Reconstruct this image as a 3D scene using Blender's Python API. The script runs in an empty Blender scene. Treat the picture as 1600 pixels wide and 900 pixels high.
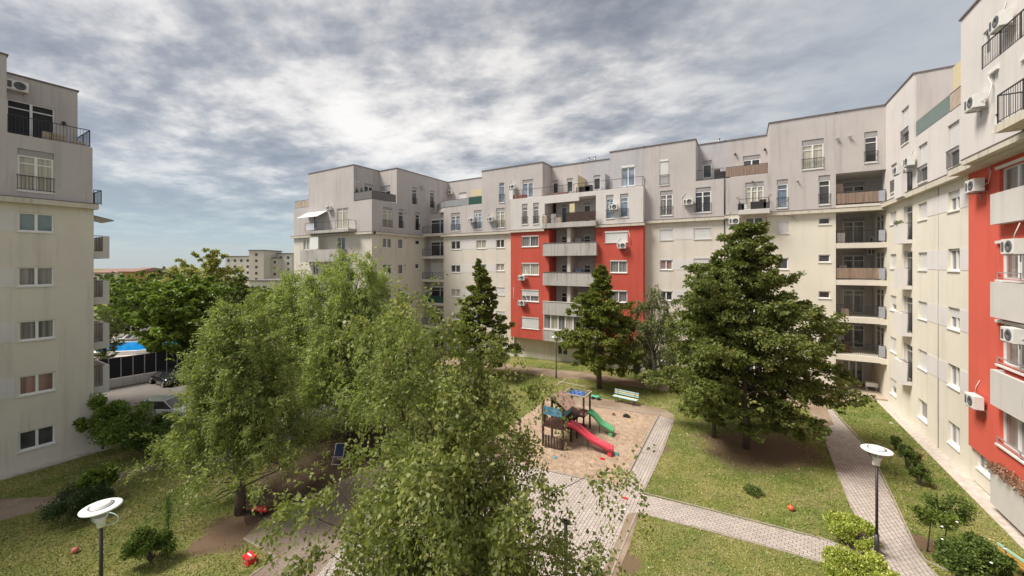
import bpy, math, random
import numpy as np
from mathutils import Vector, Matrix
random.seed(7); rng = np.random.default_rng(7)
SC = bpy.context.scene; COL = SC.collection
TH = math.radians(30.8); CT, ST = math.cos(TH), math.sin(TH)
EYE, HOR, F, CX = 10.6, 413.0, 600.0, 800.0
def gz(x): return 0.024 * (min(max(x, -45.0), 12.0) - 8.0)
# the survey: photograph measurements turned into places on known planes
def ray(px, py):
    a = (px - CX) / F; return (a * CT - ST, a * ST + CT, (HOR - py) / F)
def onY(px, py, Y): d = ray(px, py); t = Y / d[1]; return (d[0] * t, Y, EYE + d[2] * t)
def onX(px, py, X): d = ray(px, py); t = X / d[0]; return (X, d[1] * t, EYE + d[2] * t)
def onG(px, py):
    d = ray(px, py); z = 0
    for _ in range(12):
        t = (z - EYE) / d[2]; z = gz(d[0] * t)
    return (d[0] * t, d[1] * t, z)
def atD(px, py, dep): d = ray(px, py); return (d[0] * dep, d[1] * dep, EYE + d[2] * dep)

# ---------------------------------------------------------------- materials
MATS = {}
def nt(name):
    m = bpy.data.materials.new(name); m.use_nodes = True; MATS[name] = m
    n = m.node_tree; b = n.nodes['Principled BSDF']; return m, n, b
def N(n, t, **kw):
    x = n.nodes.new(t)
    for k, v in kw.items():
        if k in x.inputs: x.inputs[k].default_value = v
        else: setattr(x, k, v)
    return x
def L(n, a, b): n.links.new(a, b)
def c4(c): return (c[0], c[1], c[2], 1)
def noise(n, vec, scale, detail=6, rough=.6, dist=0):
    x = N(n, 'ShaderNodeTexNoise'); x.inputs['Scale'].default_value = scale; x.inputs['Detail'].default_value = detail
    x.inputs['Roughness'].default_value = rough; x.inputs['Distortion'].default_value = dist
    if vec: L(n, vec, x.inputs['Vector'])
    return x.outputs['Fac']
def ramp(n, fac, stops):
    r = N(n, 'ShaderNodeValToRGB'); e = r.color_ramp.elements
    while len(e) < len(stops): e.new(.5)
    for i, (p, c) in enumerate(stops):
        e[i].position = p; e[i].color = c4(c) if not isinstance(c, (int, float)) else (c, c, c, 1)
    L(n, fac, r.inputs['Fac']); return r.outputs['Color']
def mixc(n, fac, a, b, mode='MIX'):
    x = N(n, 'ShaderNodeMix'); x.data_type = 'RGBA'; x.blend_type = mode
    for s, v in ((x.inputs[0], fac), (x.inputs[6], a), (x.inputs[7], b)):
        if hasattr(v, 'is_linked') or hasattr(v, 'node'): L(n, v, s)
        elif isinstance(v, (tuple, list)): s.default_value = c4(v)
        else: s.default_value = v
    return x.outputs[2]
def mapping(n, scale=(1, 1, 1), rot=(0, 0, 0), coord='Object'):
    t = N(n, 'ShaderNodeTexCoord'); m = N(n, 'ShaderNodeMapping')
    m.inputs['Scale'].default_value = scale; m.inputs['Rotation'].default_value = rot
    L(n, t.outputs[coord], m.inputs['Vector']); return m.outputs['Vector']
def bump(n, b, h, strength=.3, dist=.02):
    x = N(n, 'ShaderNodeBump'); x.inputs['Strength'].default_value = strength; x.inputs['Distance'].default_value = dist
    L(n, h, x.inputs['Height']); L(n, x.outputs['Normal'], b.inputs['Normal'])

def stucco(name, col, stain=(.25, .22, .19), amt=.35, grime=.5, sx=1.6):
    m, n, b = nt(name)
    v = mapping(n); s = mapping(n, (sx, sx, .12)); s2 = mapping(n, (.5, .5, .22))
    big = noise(n, v, .35, 5, .6); st = noise(n, s, 1.0, 6, .62); blot = noise(n, s2, 1.0, 5, .65)
    c = mixc(n, ramp(n, big, [(.3, 0.0), (.7, 1.0)]), tuple(x * .93 for x in col), tuple(min(1, x * 1.05) for x in col))
    c = mixc(n, ramp(n, st, [(.54, 0.0), (.72, amt*.8)]), c, stain)
    fs = noise(n, mapping(n, (7, 7, .16)), 1.0, 4, .6); fm = noise(n, mapping(n, (.8, .8, .35)), 1.0, 3, .5)
    fsr = ramp(n, fs, [(.54, 0.0), (.66, 1.0)]); fmr = ramp(n, fm, [(.5, 0.0), (.66, min(1, amt*.75))]); c = mixc(n, mixc(n, 1.0, fsr, fmr, 'MULTIPLY'), c, tuple(x*.8 for x in stain))
    c = mixc(n, ramp(n, blot, [(.55, 0.0), (.85, amt * grime)]), c, stain)
    L(n, c, b.inputs['Base Color']); b.inputs['Roughness'].default_value = .95
    b.inputs['Specular IOR Level'].default_value = .2
    bump(n, b, noise(n, v, 45, 4, .7), .25, .01)
    return m
def plain(name, col, rough=.6, metal=0, var=.08, scale=6, spec=.5):
    m, n, b = nt(name); v = mapping(n)
    f = noise(n, v, scale, 5, .6)
    c = mixc(n, ramp(n, f, [(.3, 0.0), (.7, 1.0)]), tuple(x * (1 - var) for x in col), tuple(min(1, x * (1 + var)) for x in col))
    L(n, c, b.inputs['Base Color']); b.inputs['Roughness'].default_value = rough; b.inputs['Metallic'].default_value = metal
    b.inputs['Specular IOR Level'].default_value = spec
    return m
def glass(name, col, col2=None, folds=0):
    m, n, b = nt(name)
    if folds:
        v = mapping(n, (1, 1, .02)); f = noise(n, v, folds, 2, .5)
        c = mixc(n, ramp(n, f, [(.35, 0.0), (.65, 1.0)]), col, col2)
    else:
        v = mapping(n); f = noise(n, v, .8, 2, .5)
        c = mixc(n, ramp(n, f, [(.4, 0.0), (.6, 1.0)]), col, col2 or tuple(x * 1.8 for x in col))
    L(n, c, b.inputs['Base Color']); b.inputs['Roughness'].default_value = .35
    b.inputs['Coat Weight'].default_value = .65; b.inputs['Coat Roughness'].default_value = .03
    return m
def leafmat(name, c1, c2, c3, trans=.35):
    m, n, b = nt(name)
    g = N(n, 'ShaderNodeNewGeometry'); v = mapping(n)
    c = ramp(n, g.outputs['Random Per Island'], [(0, c1), (.55, c2), (1, c3)])
    f = noise(n, v, .55, 3, .6)
    c = mixc(n, ramp(n, f, [(.3, 0.0), (.7, .7)]), c, tuple(x * 1.25 for x in c2))
    L(n, c, b.inputs['Base Color']); b.inputs['Roughness'].default_value = .45; b.inputs['Specular IOR Level'].default_value = .35
    t = N(n, 'ShaderNodeBsdfTranslucent')
    tc = mixc(n, 1.0, c, (1.0, 1.15, .5), 'MULTIPLY'); L(n, tc, t.inputs['Color'])
    ms = N(n, 'ShaderNodeMixShader'); ms.inputs[0].default_value = trans
    out = [x for x in n.nodes if x.type == 'OUTPUT_MATERIAL'][0]
    L(n, b.outputs[0], ms.inputs[1]); L(n, t.outputs[0], ms.inputs[2]); L(n, ms.outputs[0], out.inputs['Surface'])
    return m

CREAM = stucco('cream_render', (.68, .625, .545), (.36, .32, .26), .4)
CREAMR = stucco('yellow_cream_render', (.71, .665, .57), (.45, .38, .28), .3)
GREY = stucco('warm_grey_render', (.51, .468, .452), (.2, .18, .17), .45)
GREYL = stucco('lilac_grey_render', (.48, .46, .475), (.22, .2, .2), .4)
GREYR = stucco('light_grey_render', (.64, .60, .575), (.32, .29, .27), .25)
RED = stucco('red_render', (.54, .10, .070), (.30, .06, .05), .4)
REDR = stucco('bright_red_render', (.65, .125, .085), (.45, .06, .05), .25)
PANEL = stucco('pale_grey_panel', (.68, .645, .63), (.4, .37, .36), .25)
CONC = stucco('stained_concrete', (.47, .445, .415), (.13, .115, .10), .95, .8, 5.5)
CONCL = stucco('pale_concrete', (.60, .57, .54), (.38, .34, .31), .5, .9)
LEDGE = stucco('ledge_concrete', (.60, .55, .46), (.2, .17, .14), .6, .5, 4)
COPING = plain('dark_coping', (.16, .13, .13), .6)
WHITE = plain('white_plastic', (.78, .77, .75), .4, var=.03)
SILL = plain('white_sill', (.72, .70, .67), .6, var=.06)
SHUT, _n, _b = nt('roller_shutter')
_v = mapping(_n, (1, 1, 1)); _w = N(_n, 'ShaderNodeTexWave', bands_direction='Z'); _w.inputs['Scale'].default_value = 6.5
L(_n, _v, _w.inputs['Vector']); L(_n, mixc(_n, _w.outputs['Fac'], (.55, .54, .53), (.72, .71, .70)), _b.inputs['Base Color']); bump(_n, _b, _w.outputs['Fac'], .5, .01)
GSHUT = plain('grey_shutter_box', (.33, .31, .31), .6)
GD = glass('glass_dark', (.018, .02, .024), (.07, .07, .075))
GC = glass('glass_curtain', (.30, .27, .21), (.52, .48, .40), 9)
GG = glass('glass_grey_curtain', (.10, .095, .09), (.27, .26, .25), 7)
GT = glass('glass_teal', (.09, .15, .17), (.16, .24, .26))
GB = glass('glass_blue_reflection', (.12, .16, .22), (.28, .34, .42))  # bluish reflection painted into the pane colour
GR = glass('glass_rust', (.16, .09, .08), (.34, .2, .17), 6)
IRON = plain('dark_iron', (.045, .042, .045), .5, .3)
STEEL = plain('galvanised_steel', (.42, .41, .41), .45, .5)
GRILLE = plain('fan_grille_grey', (.10, .10, .11), .6)
ACW = plain('cooler_white', (.70, .69, .66), .45, var=.05)
REED, _n, _b = nt('reed_screen')
_v = mapping(_n, (14, 14, .6)); L(_n, ramp(_n, noise(_n, _v, 1, 4, .7), [(.3, (.14, .09, .065)), (.7, (.36, .26, .20))]), _b.inputs['Base Color'])
CREAMSCR = plain('cream_screen', (.62, .53, .33), .7)
GREENSCR = plain('green_screen', (.02, .075, .06), .8)
GLASSP = plain('frosted_panel', (.30, .31, .33), .3)
GREENP = plain('green_glass_panel', (.13, .19, .18), .3)
AWN = plain('white_awning', (.72, .71, .70), .7)
WOODR = plain('reddish_timber', (.20, .085, .065), .75, var=.35, scale=3)
WOODD = plain('dark_timber', (.055, .028, .022), .8, var=.4, scale=3)
WOODT = plain('weathered_timber', (.42, .34, .27), .85, var=.2, scale=3)
BARK = plain('bark', (.10, .08, .06), .95, var=.4, scale=9)
BARKB = plain('birch_bark', (.42, .39, .34), .9, var=.4, scale=7)

# ---------------------------------------------------------------- mesh builder
WL = {}
class MB:
    def __init__(s): s.v = []; s.f = []; s.m = []; s.sm = []
    def quad(s, a, b, c, d, mi=0, sm=False):
        i = len(s.v); s.v += [a, b, c, d]; s.f.append((i, i+1, i+2, i+3)); s.m.append(mi); s.sm.append(sm)
    def poly(s, pts, mi=0):
        i = len(s.v); s.v += list(pts); s.f.append(tuple(range(i, i+len(pts)))); s.m.append(mi); s.sm.append(False)
    def box(s, p0, p1, mi=0, T=None, skip=''):
        x0, x1 = sorted((p0[0], p1[0])); y0, y1 = sorted((p0[1], p1[1])); z0, z1 = sorted((p0[2], p1[2]))
        c = [(x0,y0,z0),(x1,y0,z0),(x1,y1,z0),(x0,y1,z0),(x0,y0,z1),(x1,y0,z1),(x1,y1,z1),(x0,y1,z1)]
        if T: c = [T(p) for p in c]
        i = len(s.v); s.v += c
        for k, f in (('b',(0,3,2,1)),('t',(4,5,6,7)),('s',(0,1,5,4)),('e',(1,2,6,5)),('n',(2,3,7,6)),('w',(3,0,4,7))):
            if k in skip: continue
            s.f.append(tuple(i+j for j in f)); s.m.append(mi); s.sm.append(False)
    def bar(s, a, b, r, mi=0, sides=4, r2=None):
        s.tube([a, b], [r, r if r2 is None else r2], mi, sides)
    def tube(s, pts, rad, mi=0, sides=6, cap=True):
        pts = [Vector(p) for p in pts]; n = len(pts)
        if not hasattr(rad, '__len__'): rad = [rad] * n
        base = len(s.v); up = Vector((0, 0, 1))
        for i, p in enumerate(pts):
            t = (pts[min(i+1, n-1)] - pts[max(i-1, 0)]); t = t.normalized() if t.length > 1e-9 else up
            a = t.cross(Vector((0, 0, 1)) if abs(t.z) < .95 else Vector((1, 0, 0))).normalized(); b = t.cross(a)
            for k in range(sides):
                w = 2 * math.pi * (k + .5) / sides
                s.v.append(tuple(p + (a * math.cos(w) + b * math.sin(w)) * rad[i]))
        for i in range(n-1):
            for k in range(sides):
                q = (k+1) % sides
                s.f.append((base+i*sides+k, base+i*sides+q, base+(i+1)*sides+q, base+(i+1)*sides+k)); s.m.append(mi); s.sm.append(sides > 4)
        if cap:
            s.f.append(tuple(base+k for k in range(sides-1, -1, -1))); s.m.append(mi); s.sm.append(False)
            s.f.append(tuple(base+(n-1)*sides+k for k in range(sides))); s.m.append(mi); s.sm.append(False)
    def lathe(s, prof, c, mi=0, sides=20, T=None):
        base = len(s.v)
        for r, z in prof:
            for k in range(sides):
                w = 2*math.pi*k/sides; p = (c[0]+r*math.cos(w), c[1]+r*math.sin(w), c[2]+z)
                s.v.append(T(p) if T else p)
        for i in range(len(prof)-1):
            for k in range(sides):
                q = (k+1) % sides
                s.f.append((base+i*sides+k, base+i*sides+q, base+(i+1)*sides+q, base+(i+1)*sides+k)); s.m.append(mi); s.sm.append(True)
    def obj(s, name, mats, parent=None, bevel=0):
        me = bpy.data.meshes.new(name)
        o = bpy.data.objects.new(name, me); COL.objects.link(o)
        off = Vector((0, 0, 0))
        if parent is not None: o.parent = parent; off = WL[parent.name]
        WL[o.name] = off.copy()
        me.from_pydata([tuple(Vector(p) - off) for p in s.v], [], s.f)
        if not isinstance(mats, (list, tuple)): mats = [mats]
        for m in mats: me.materials.append(m)
        me.polygons.foreach_set('material_index', s.m); me.polygons.foreach_set('use_smooth', s.sm)
        me.update()
        if bevel:
            b = o.modifiers.new('bevel', 'BEVEL'); b.width = bevel; b.segments = 2; b.limit_method = 'ANGLE'
        return o
def tag(o, label, cat, group=None, kind=None):
    if label: o['label'] = label
    if cat: o['category'] = cat
    if group: o['group'] = group
    if kind: o['kind'] = kind
    return o
def thing(name, loc, label, cat, group=None):
    o = bpy.data.objects.new(name, None); COL.objects.link(o); o.location = loc; o.empty_display_size = .3
    WL[o.name] = Vector(loc); return tag(o, label, cat, group)
def shared(name, mesh, parent, loc, rz=0):
    o = bpy.data.objects.new(name, mesh); COL.objects.link(o); o.parent = parent
    o.location = Vector(loc) - WL[parent.name]; o.rotation_euler.z = rz
    WL[o.name] = Vector(loc); return o
def sub(name, mesh, parent):
    o = bpy.data.objects.new(name, mesh); COL.objects.link(o); o.parent = parent; return o
def copy_tree(o, parent=None):
    c = o.copy(); COL.objects.link(c); c.parent = parent
    for ch in [x for x in list(COL.objects) if x.parent == o]: copy_tree(ch, c)
    return c
def struct(name, mb, m): o = mb.obj(name, m); o['kind'] = 'structure'; return o

# ------------------------------------------------------------ wall volumes, windows
# a facade frame: A='y' (faces -Y), 'r' (faces -X), 'l' (faces +X); local (u, out, z) -> world
def frame(A, c):
    if A == 'y': return lambda p: (p[0], c - p[1], p[2])
    if A == 'r': return lambda p: (c - p[1], p[0], p[2])
    return lambda p: (c + p[1], p[0], p[2])
def face(mb, A, c, u0, u1, z0, z1, holes, mi=0, dep=.2):
    T = frame(A, c); hs = []
    for h in holes:
        a, b, e, f = max(h[0], u0), min(h[1], u1), max(h[2], z0), min(h[3], z1)
        if b - a > .05 and f - e > .05: hs.append((a, b, e, f))
    us = sorted({u0, u1, *[h[0] for h in hs], *[h[1] for h in hs]}); zs = sorted({z0, z1, *[h[2] for h in hs], *[h[3] for h in hs]})
    for i in range(len(us)-1):
        for j in range(len(zs)-1):
            um, zm = (us[i]+us[i+1])/2, (zs[j]+zs[j+1])/2
            if any(h[0] < um < h[1] and h[2] < zm < h[3] for h in hs): continue
            mb.quad(T((us[i],0,zs[j])), T((us[i+1],0,zs[j])), T((us[i+1],0,zs[j+1])), T((us[i],0,zs[j+1])), mi)
    for a, b, e, f in hs:
        mb.quad(T((a,0,e)), T((a,-dep,e)), T((a,-dep,f)), T((a,0,f)), mi); mb.quad(T((b,0,e)), T((b,-dep,e)), T((b,-dep,f)), T((b,0,f)), mi)
        mb.quad(T((a,0,e)), T((b,0,e)), T((b,-dep,e)), T((a,-dep,e)), mi); mb.quad(T((a,0,f)), T((b,0,f)), T((b,-dep,f)), T((a,-dep,f)), mi)
def volume(parent, mat, x0, x1, y0, y1, z0, z1, hy=(), hr=(), hl=(), name='wall', cop=False):
    mb = MB(); mb.box((x0,y0,z0), (x1,y1,z1), 0, skip='s' + ('w' if hr else '') + ('e' if hl else ''))
    face(mb, 'y', y0, x0, x1, z0, z1, hy)
    if hr: face(mb, 'r', x0, y0, y1, z0, z1, hr)
    if hl: face(mb, 'l', x1, y0, y1, z0, z1, hl)
    if cop: mb.box((x0-.06,y0-.06,z1+.003), (x1+.06,y1+.06,z1+.09), 1)
    return mb.obj(name, [mat, COPING], parent)
def window(parent, A, c, u0, u1, z0, z1, kind='w2', g=None, shut=0, rail=False, sill=True, box=0, inset=.13):
    T = frame(A, c); mb = MB(); w = u1-u0; zt = z1
    def B(a, b, lo, hi, o0, o1, m=0, t=mb): t.box((a, o0, lo), (b, o1, hi), m, T)
    if box:
        b2 = MB(); b2.box((u0+.01, -inset-.04, z1-box), (u1-.01, .03 if box < .3 else -.05, z1-.01), 0, T); zt = z1-box
    ft = min(.075, w*.09); o0, o1 = -inset, -inset+.07
    B(u0+.004, u0+ft, z0+.004, zt-.004, o0, o1); B(u1-ft, u1-.004, z0+.004, zt-.004, o0, o1)
    B(u0+ft, u1-ft, z0+.004, z0+ft*1.3, o0, o1); B(u0+ft, u1-ft, zt-ft, zt-.004, o0, o1)
    n = {'w1': 1, 'w2': 2, 'w3': 3, 'd1': 1, 'd2': 2, 'd3': 3}[kind]
    for k in range(1, n):
        u = u0 + w*k/n; B(u-.055, u+.055, z0+ft*1.3, zt-ft, o0, o1+.01)
    if kind[0] == 'd' and zt - z0 > 2.0:
        zz = zt - .45; B(u0+ft, u1-ft, zz-.03, zz+.03, o0, o1-.02)
    o = mb.obj('window', WHITE, parent)
    p = MB(); p.quad(T((u0+.01, o0+.015, z0+.01)), T((u1-.01, o0+.015, z0+.01)), T((u1-.01, o0+.015, zt-.01)), T((u0+.01, o0+.015, zt-.01)))
    p.box((u0+.012, o0-.02, z0+.012), (u1-.012, o0+.01, zt-.012), 0, T)
    p.obj('pane', g or random.choice([GD, GD, GG, GG, GC]), o)
    if box: b2.obj('shutter_box', SILL if box < .3 else GSHUT, o)
    if shut:
        s = MB(); s.box((u0+ft*.6, o1+.002, zt-(zt-z0)*shut), (u1-ft*.6, o1+.03, zt-.002), 0, T); s.obj('roller_shutter', SHUT, o)
    if sill:
        s = MB(); s.box((u0-.05, -inset+.075, z0-.05), (u1+.05, .06, z0+.003), 0, T); s.obj('sill', SILL, o)
    if rail:
        r = MB(); h = z0 + min(1.0, (zt-z0)*.42)
        r.box((u0-.04, .02, h), (u1+.04, .06, h+.04), 0, T); r.box((u0-.04, .02, z0+.1), (u1+.04, .05, z0+.13), 0, T)
        k = max(3, int(w/.12))
        for i in range(k+1):
            u = u0 + w*i/k; r.box((u-.009, .03, z0+.1), (u+.009, .048, h), 0, T)
        r.obj('railing', IRON, o)
    return o
def railing(parent, pts, h=1.0, mat=None, fill='bars', fmat=None, name='balcony_railing'):
    """pts: floor-level polyline"""
    r = MB(); q = MB()
    for a, b in zip(pts[:-1], pts[1:]):
        a = Vector(a); b = Vector(b); ln = (b-a).length; k = max(1, int(ln/1.3)); H = Vector((0, 0, h))
        r.bar(a+H, b+H, .028); r.bar(a+Vector((0,0,.1)), b+Vector((0,0,.1)), .016)
        for i in range(k+1): p = a.lerp(b, i/k); r.bar(p, p+H, .022)
        if fill == 'bars':
            k = max(2, int(ln/.13))
            for i in range(k+1): p = a.lerp(b, i/k); r.bar(p+Vector((0,0,.1)), p+H, .010, sides=3)
        elif fill:
            d = (b-a).normalized(); nrm = Vector((d.y, -d.x, 0))*.02; lo = Vector((0,0,.12)); hi = Vector((0,0,h-.04))
            for sgn in (1,-1): q.quad(*[tuple(x + nrm*sgn) for x in (a+lo, b+lo, b+hi, a+hi)])
            q.quad(*[tuple(x) for x in (a+hi+nrm, b+hi+nrm, b+hi-nrm, a+hi-nrm)])
    o = r.obj(name, mat or IRON, parent)
    if q.f: q.obj('infill_panel', fmat or REED, o)
    return o
def make_ac():
    a = MB(); a.box((-.42, .02, 0), (.42, .34, .58)); a.box((-.40, .34, .02), (.40, .355, .56))
    for x in (-.3, .3): a.box((x-.02, -.12, -.05), (x+.02, .32, -.01), 1); a.box((x-.02, -.13, -.3), (x+.02, -.10, -.01), 1)
    oa = a.obj('tmp', [ACW, STEEL]); f = MB()
    f.lathe([(.0,0),(.06,.006),(.06,.012),(.215,.012),(.235,0)], (0,0,0), 0, 20, lambda p: (p[0]-.1, .356+p[2], .29+p[1]))
    f.box((.2,.356,.1), (.36,.36,.48))
    of = f.obj('tmp', GRILLE); ma, mf = oa.data, of.data
    bpy.data.objects.remove(oa); bpy.data.objects.remove(of); ma.name = 'air_conditioner'; mf.name = 'fan_grille'; return ma, mf
AC_M = make_ac()
def ac(parent, A, p, pipe=True):
    """p on the wall plane; unit faces outward, 12 cm clear of the wall"""
    rz = {'y': math.pi, 'r': math.pi/2, 'l': -math.pi/2}[A]; d = {'y': (0,-1), 'r': (-1,0), 'l': (1,0)}[A]
    o = shared('air_conditioner', AC_M[0], parent, (p[0]+d[0]*.12, p[1]+d[1]*.12, p[2]-.29), rz); sub('fan_grille', AC_M[1], o)
    if pipe:
        q = MB(); T = frame(A, p[1] if A == 'y' else p[0]); u = p[0] if A == 'y' else p[1]
        s = random.choice((-1, 1)); q.tube([T((u+s*.42,.25,p[2]-.1)), T((u+s*.6,.1,p[2]+.0)), T((u+s*.6,.03,p[2]+.5)), T((u+s*.3,.02,p[2]+.9))], .017, 0, 6)
        q.obj('coolant_pipe', SILL, parent)
def lampw(parent, A, c, u, z):
    T = frame(A, c); b = MB(); b.box((u-.06,0,z), (u+.06,.14,z+.06), 0, T); b.lathe([(0,.0),(.07,.02),(.1,.16),(.06,.22),(0,.25)], T((u,.16,z-.2)), 0, 8); b.obj('wall_lamp', IRON, parent)
SKY_K, EXPO = .42, 2.18
# ------------------------------------------------------------ the middle building
YM = 40.8; YP = 40.0
def mx(px, Y=YM): return onY(px, HOR, Y)[0]
def rectY(px0, px1, yt, yb, Y=YM):
    z1 = onY(px1 if yt < HOR else px0, yt, Y)[2]; z0 = onY(px0 if yb < HOR else px1, yb, Y)[2]
    return (mx(px0, Y), mx(px1, Y), z0, z1)
def rectX(px0, px1, yt, yb, X):
    left = X < 0
    a = px0 if (yt < HOR) == left else px1; b = px1 if (yb < HOR) == left else px0
    u = sorted((onX(px0, HOR, X)[1], onX(px1, HOR, X)[1]))
    return (u[0], u[1], onX(b, yb, X)[2], onX(a, yt, X)[2])
def zl(x): return 14.93 + .0135 * x
def win(par, A, c, r, **k): return window(par, A, c, *r, **k)
def panel(par, A, c, u0, u1, z0, z1, mat=None):
    T = frame(A, c); m = MB(); m.box((u0, .001, z0), (u1, .015, z1), 0, T); return m.obj('wall_panel', mat or PANEL, par)
def ledge(par, x0, x1, y, z, out=.32, h=.3, A='y'):
    T = frame(A, y); m = MB(); m.box((x0, -.3, z), (x1, out, z+h), 0, T); m.box((x0, -.3, z+h+.002), (x1, out+.02, z+h+.04), 1, T); return m.obj('ledge', [LEDGE, COPING], par)

MB1 = thing('apartment_building', (-10, YM, gz(-10)), 'long seven storey apartment building across the courtyard with a red balcony section in its middle', 'building')
B = MB1
x1306, x1202, x1132, x1087, x1007, x953 = mx(1306), mx(1202), mx(1132), mx(1087), mx(1007), mx(953)
x931, x858, x798, x753, x693 = mx(931, YP), mx(858, YP), mx(798, YP), mx(753), mx(693)
XR, XL, YB = 9.75, -39.3, 52.0
# --- section A (right end): cream below, grey above
cw = [(rectY(1278.7, 1297.3, a, b), 'w1') for a, b in ((339.7, 351.3), (397.8, 410), (454.7, 466.6), (512, 524), (569, 581.6))]
cw += [(rectY(1213.8, 1231.5, a, b), 'w1') for a, b in ((343.6, 365.3), (401, 421), (458, 477), (515, 534))]
zA = zl((x1202+x1306)/2)
volume(B, CREAMR, x1202, x1306, YM, YB, -1.5, zA, [r for r, _ in cw])
for i, (r, k) in enumerate(cw): win(B, 'y', YM, r, kind=k, g=GD, shut=.97 if i == 5 else 0, box=.12 if i > 4 else 0)
gw = [(rectY(1213.8, 1231, 279.5, 325.7), 'd1'), (rectY(1279, 1297, 273, 320.5), 'd1'), (rectY(1253, 1287, 215.5, 266), 'd2'), (rectY(1350.5, 1371, 204, 255), 'd1')]
zTL = onY(1307, 271.5, YM)[2]
volume(B, GREY, x1202, x1306, YM, YB, zA+.002, 23.05, [r for r, _ in gw[:3]], cop=True)
volume(B, GREY, x1306+.002, XR+1.5, YM+.0, YB, zTL, 23.05, [gw[3][0]], cop=True)
for i, (r, k) in enumerate(gw): win(B, 'y', YM, r, kind=k, g=(GB, GD, GC, GD)[i], rail=True, box=.42)
ledge(B, x1202, XR-.02, YM, zA-.12)
# corner loggias at the right end
slabs = [onY(1307, y, YM)[2] for y in (321, 380, 437, 494.7, 553)]
YBK = 44.5
bh = []
for i, zs in enumerate(slabs + [.15]):
    top = zs + 2.35
    bh.append((mx(1317, YBK), mx(1351, YBK), zs+.02, top) if i != 5 else (mx(1316, YBK), mx(1349, YBK), .17, 2.5))
volume(B, GREY, x1306, XR+1.5, YBK, YB, -1, zTL, bh)
for i, h in enumerate(bh): window(B, 'y', YBK, *h, kind='d2' if i != 5 else 'd3', g=(GD, GG, GD, GG, GD, GD)[i], box=.3 if i != 5 else 0, sill=False)
for i, zs in enumerate(slabs):
    m = MB(); m.box((x1306+.01, YM-.02, zs-.42), (XR-.35, YBK-.01, zs), 0)
    m.box((XR-.345, YM-.3, zs-.42), (XR+.0, YBK-.01, zs), 0)
    m.obj('balcony_slab', CREAM, B)
    pts = [(x1306+.05, YM+.06, zs), (XR-.4, YM+.06, zs), (XR-.08, YM-.22, zs)]
    railing(B, pts[:2], 1.0, fill=('p', 'bars', 'p', 'bars', 'bars')[i], fmat=REED)
    railing(B, pts[1:], 1.0, fill='p', fmat=GLASSP)
m = MB(); m.box((x1306, YM-.5, -.6), (XR-.01, YBK, .15)); m.obj('porch_floor', WOODT, B)
ac(B, 'y', (mx(1366, YBK), YBK, slabs[1]+.35), False); ac(B, 'y', (mx(1363, YBK), YBK, slabs[2]+2.35), False)
# --- section B + C
zB = zl((x1132+x1202)/2); zC = zl((x1007+x1132)/2)
bw = [rectY(1164.5, 1192.5, 339, 370)] + [rectY(1164.5, 1192.5, a, b) for a, b in ((402, 440), (455, 495), (508, 548), (560, 596))]
volume(B, CREAMR, x1132, x1202-.002, YM, YB, -1.5, zB, bw)
for r in bw: win(B, 'y', YM, r, kind='d2', g=GD, sill=False)
cc, kk = [], []
for a, b in ((356, 375.5), (404, 421.7), (452.7, 470), (501, 518), (549, 566)):
    cc.append(rectY(1031, 1050.5, a, b)); cc.append(rectY(1084.5, 1111, a-2.5, b-1.5))
zz = zl(x1007)
volume(B, CREAM, x1007-1, x1132-.002, YM, YB, -1.5, zC, cc)
for i, r in enumerate(cc):
    win(B, 'y', YM, r, kind='w2', g=(GR if i == 2 else None), shut=(.97 if i in (0, 1) else .6 if i == 3 else 0), box=.14)
    if i % 2 == 0: panel(B, 'y', YM, r[1]+.06, cc[i+1][0]-.06, r[2], r[3])
ledge(B, x1132, x1202-.01, YM, zB-.12); ledge(B, x1007-.4, x1132-.01, YM, zC-.12)
m = MB(); m.tube([(x1132, YM-.03, -1), (x1132, YM-.03, zB-.2)], .045, 0, 6); m.tube([(x1132, YM-.03, zB+.3), (x1132, YM-.03, 18.6)], .045, 0, 6); m.obj('drainpipe', IRON, B)
m = MB(); m.tube([(mx(1198), YM-.05, -1), (mx(1198), YM-.05, zB-.2)], .05, 0, 6); m.obj('drainpipe', LEDGE, B)
ZT = 18.6
gl = [rectY(1164.5, 1193, 283, 328), rectY(1085, 1111, 291.5, 333)]
volume(B, GREY, x1087, x1202-.002, YM, YB, max(zB, zC)+.004, ZT, gl)
win(B, 'y', YM, gl[0], kind='d3', g=GC, box=.4); win(B, 'y', YM, gl[1], kind='d2', g=GD, box=.4, rail=True)
g2 = [rectY(1031.5, 1051, 297, 337.5), rectY(1031, 1045, 248, 290)]
volume(B, GREY, x1007, x1087-.002, YM, YB, zC+.004, 22.62, g2, cop=True)
win(B, 'y', YM, g2[0], kind='d2', g=GG, box=.4, rail=True); win(B, 'y', YM, g2[1], kind='d1', g=GG, box=.2, shut=.97, rail=True)
g3 = [rectY(971, 992, 257, 292)]
volume(B, GREYL, x953, x1007-.002, YM, YB, 14.6, 22.62, g3, cop=True)
win(B, 'y', YM, g3[0], kind='d2', g=GB, box=.2, sill=False)
YS = 43.5
g4 = [rectY(1098, 1112, 250, 279, YS)]
volume(B, GREYL, mx(1091, YS)-.5, mx(1133, YS), YS, YB-.01, ZT+.002, 22.78, g4, cop=True)
win(B, 'y', YS, g4[0], kind='d1', g=GD, box=.4, sill=False)
g4 = [rectY(1161, 1188, 241, 271, YS)]
volume(B, GREY, mx(1133, YS)+.002, x1202, YS, YB-.01, ZT+.002, 22.78, g4, cop=True)
win(B, 'y', YS, g4[0], kind='d2', g=GD, box=.4, sill=False)
railing(B, [(x1087+.1, YM+.08, ZT), (x1132-.1, YM+.08, ZT)], 1.0, fill=None)
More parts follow.
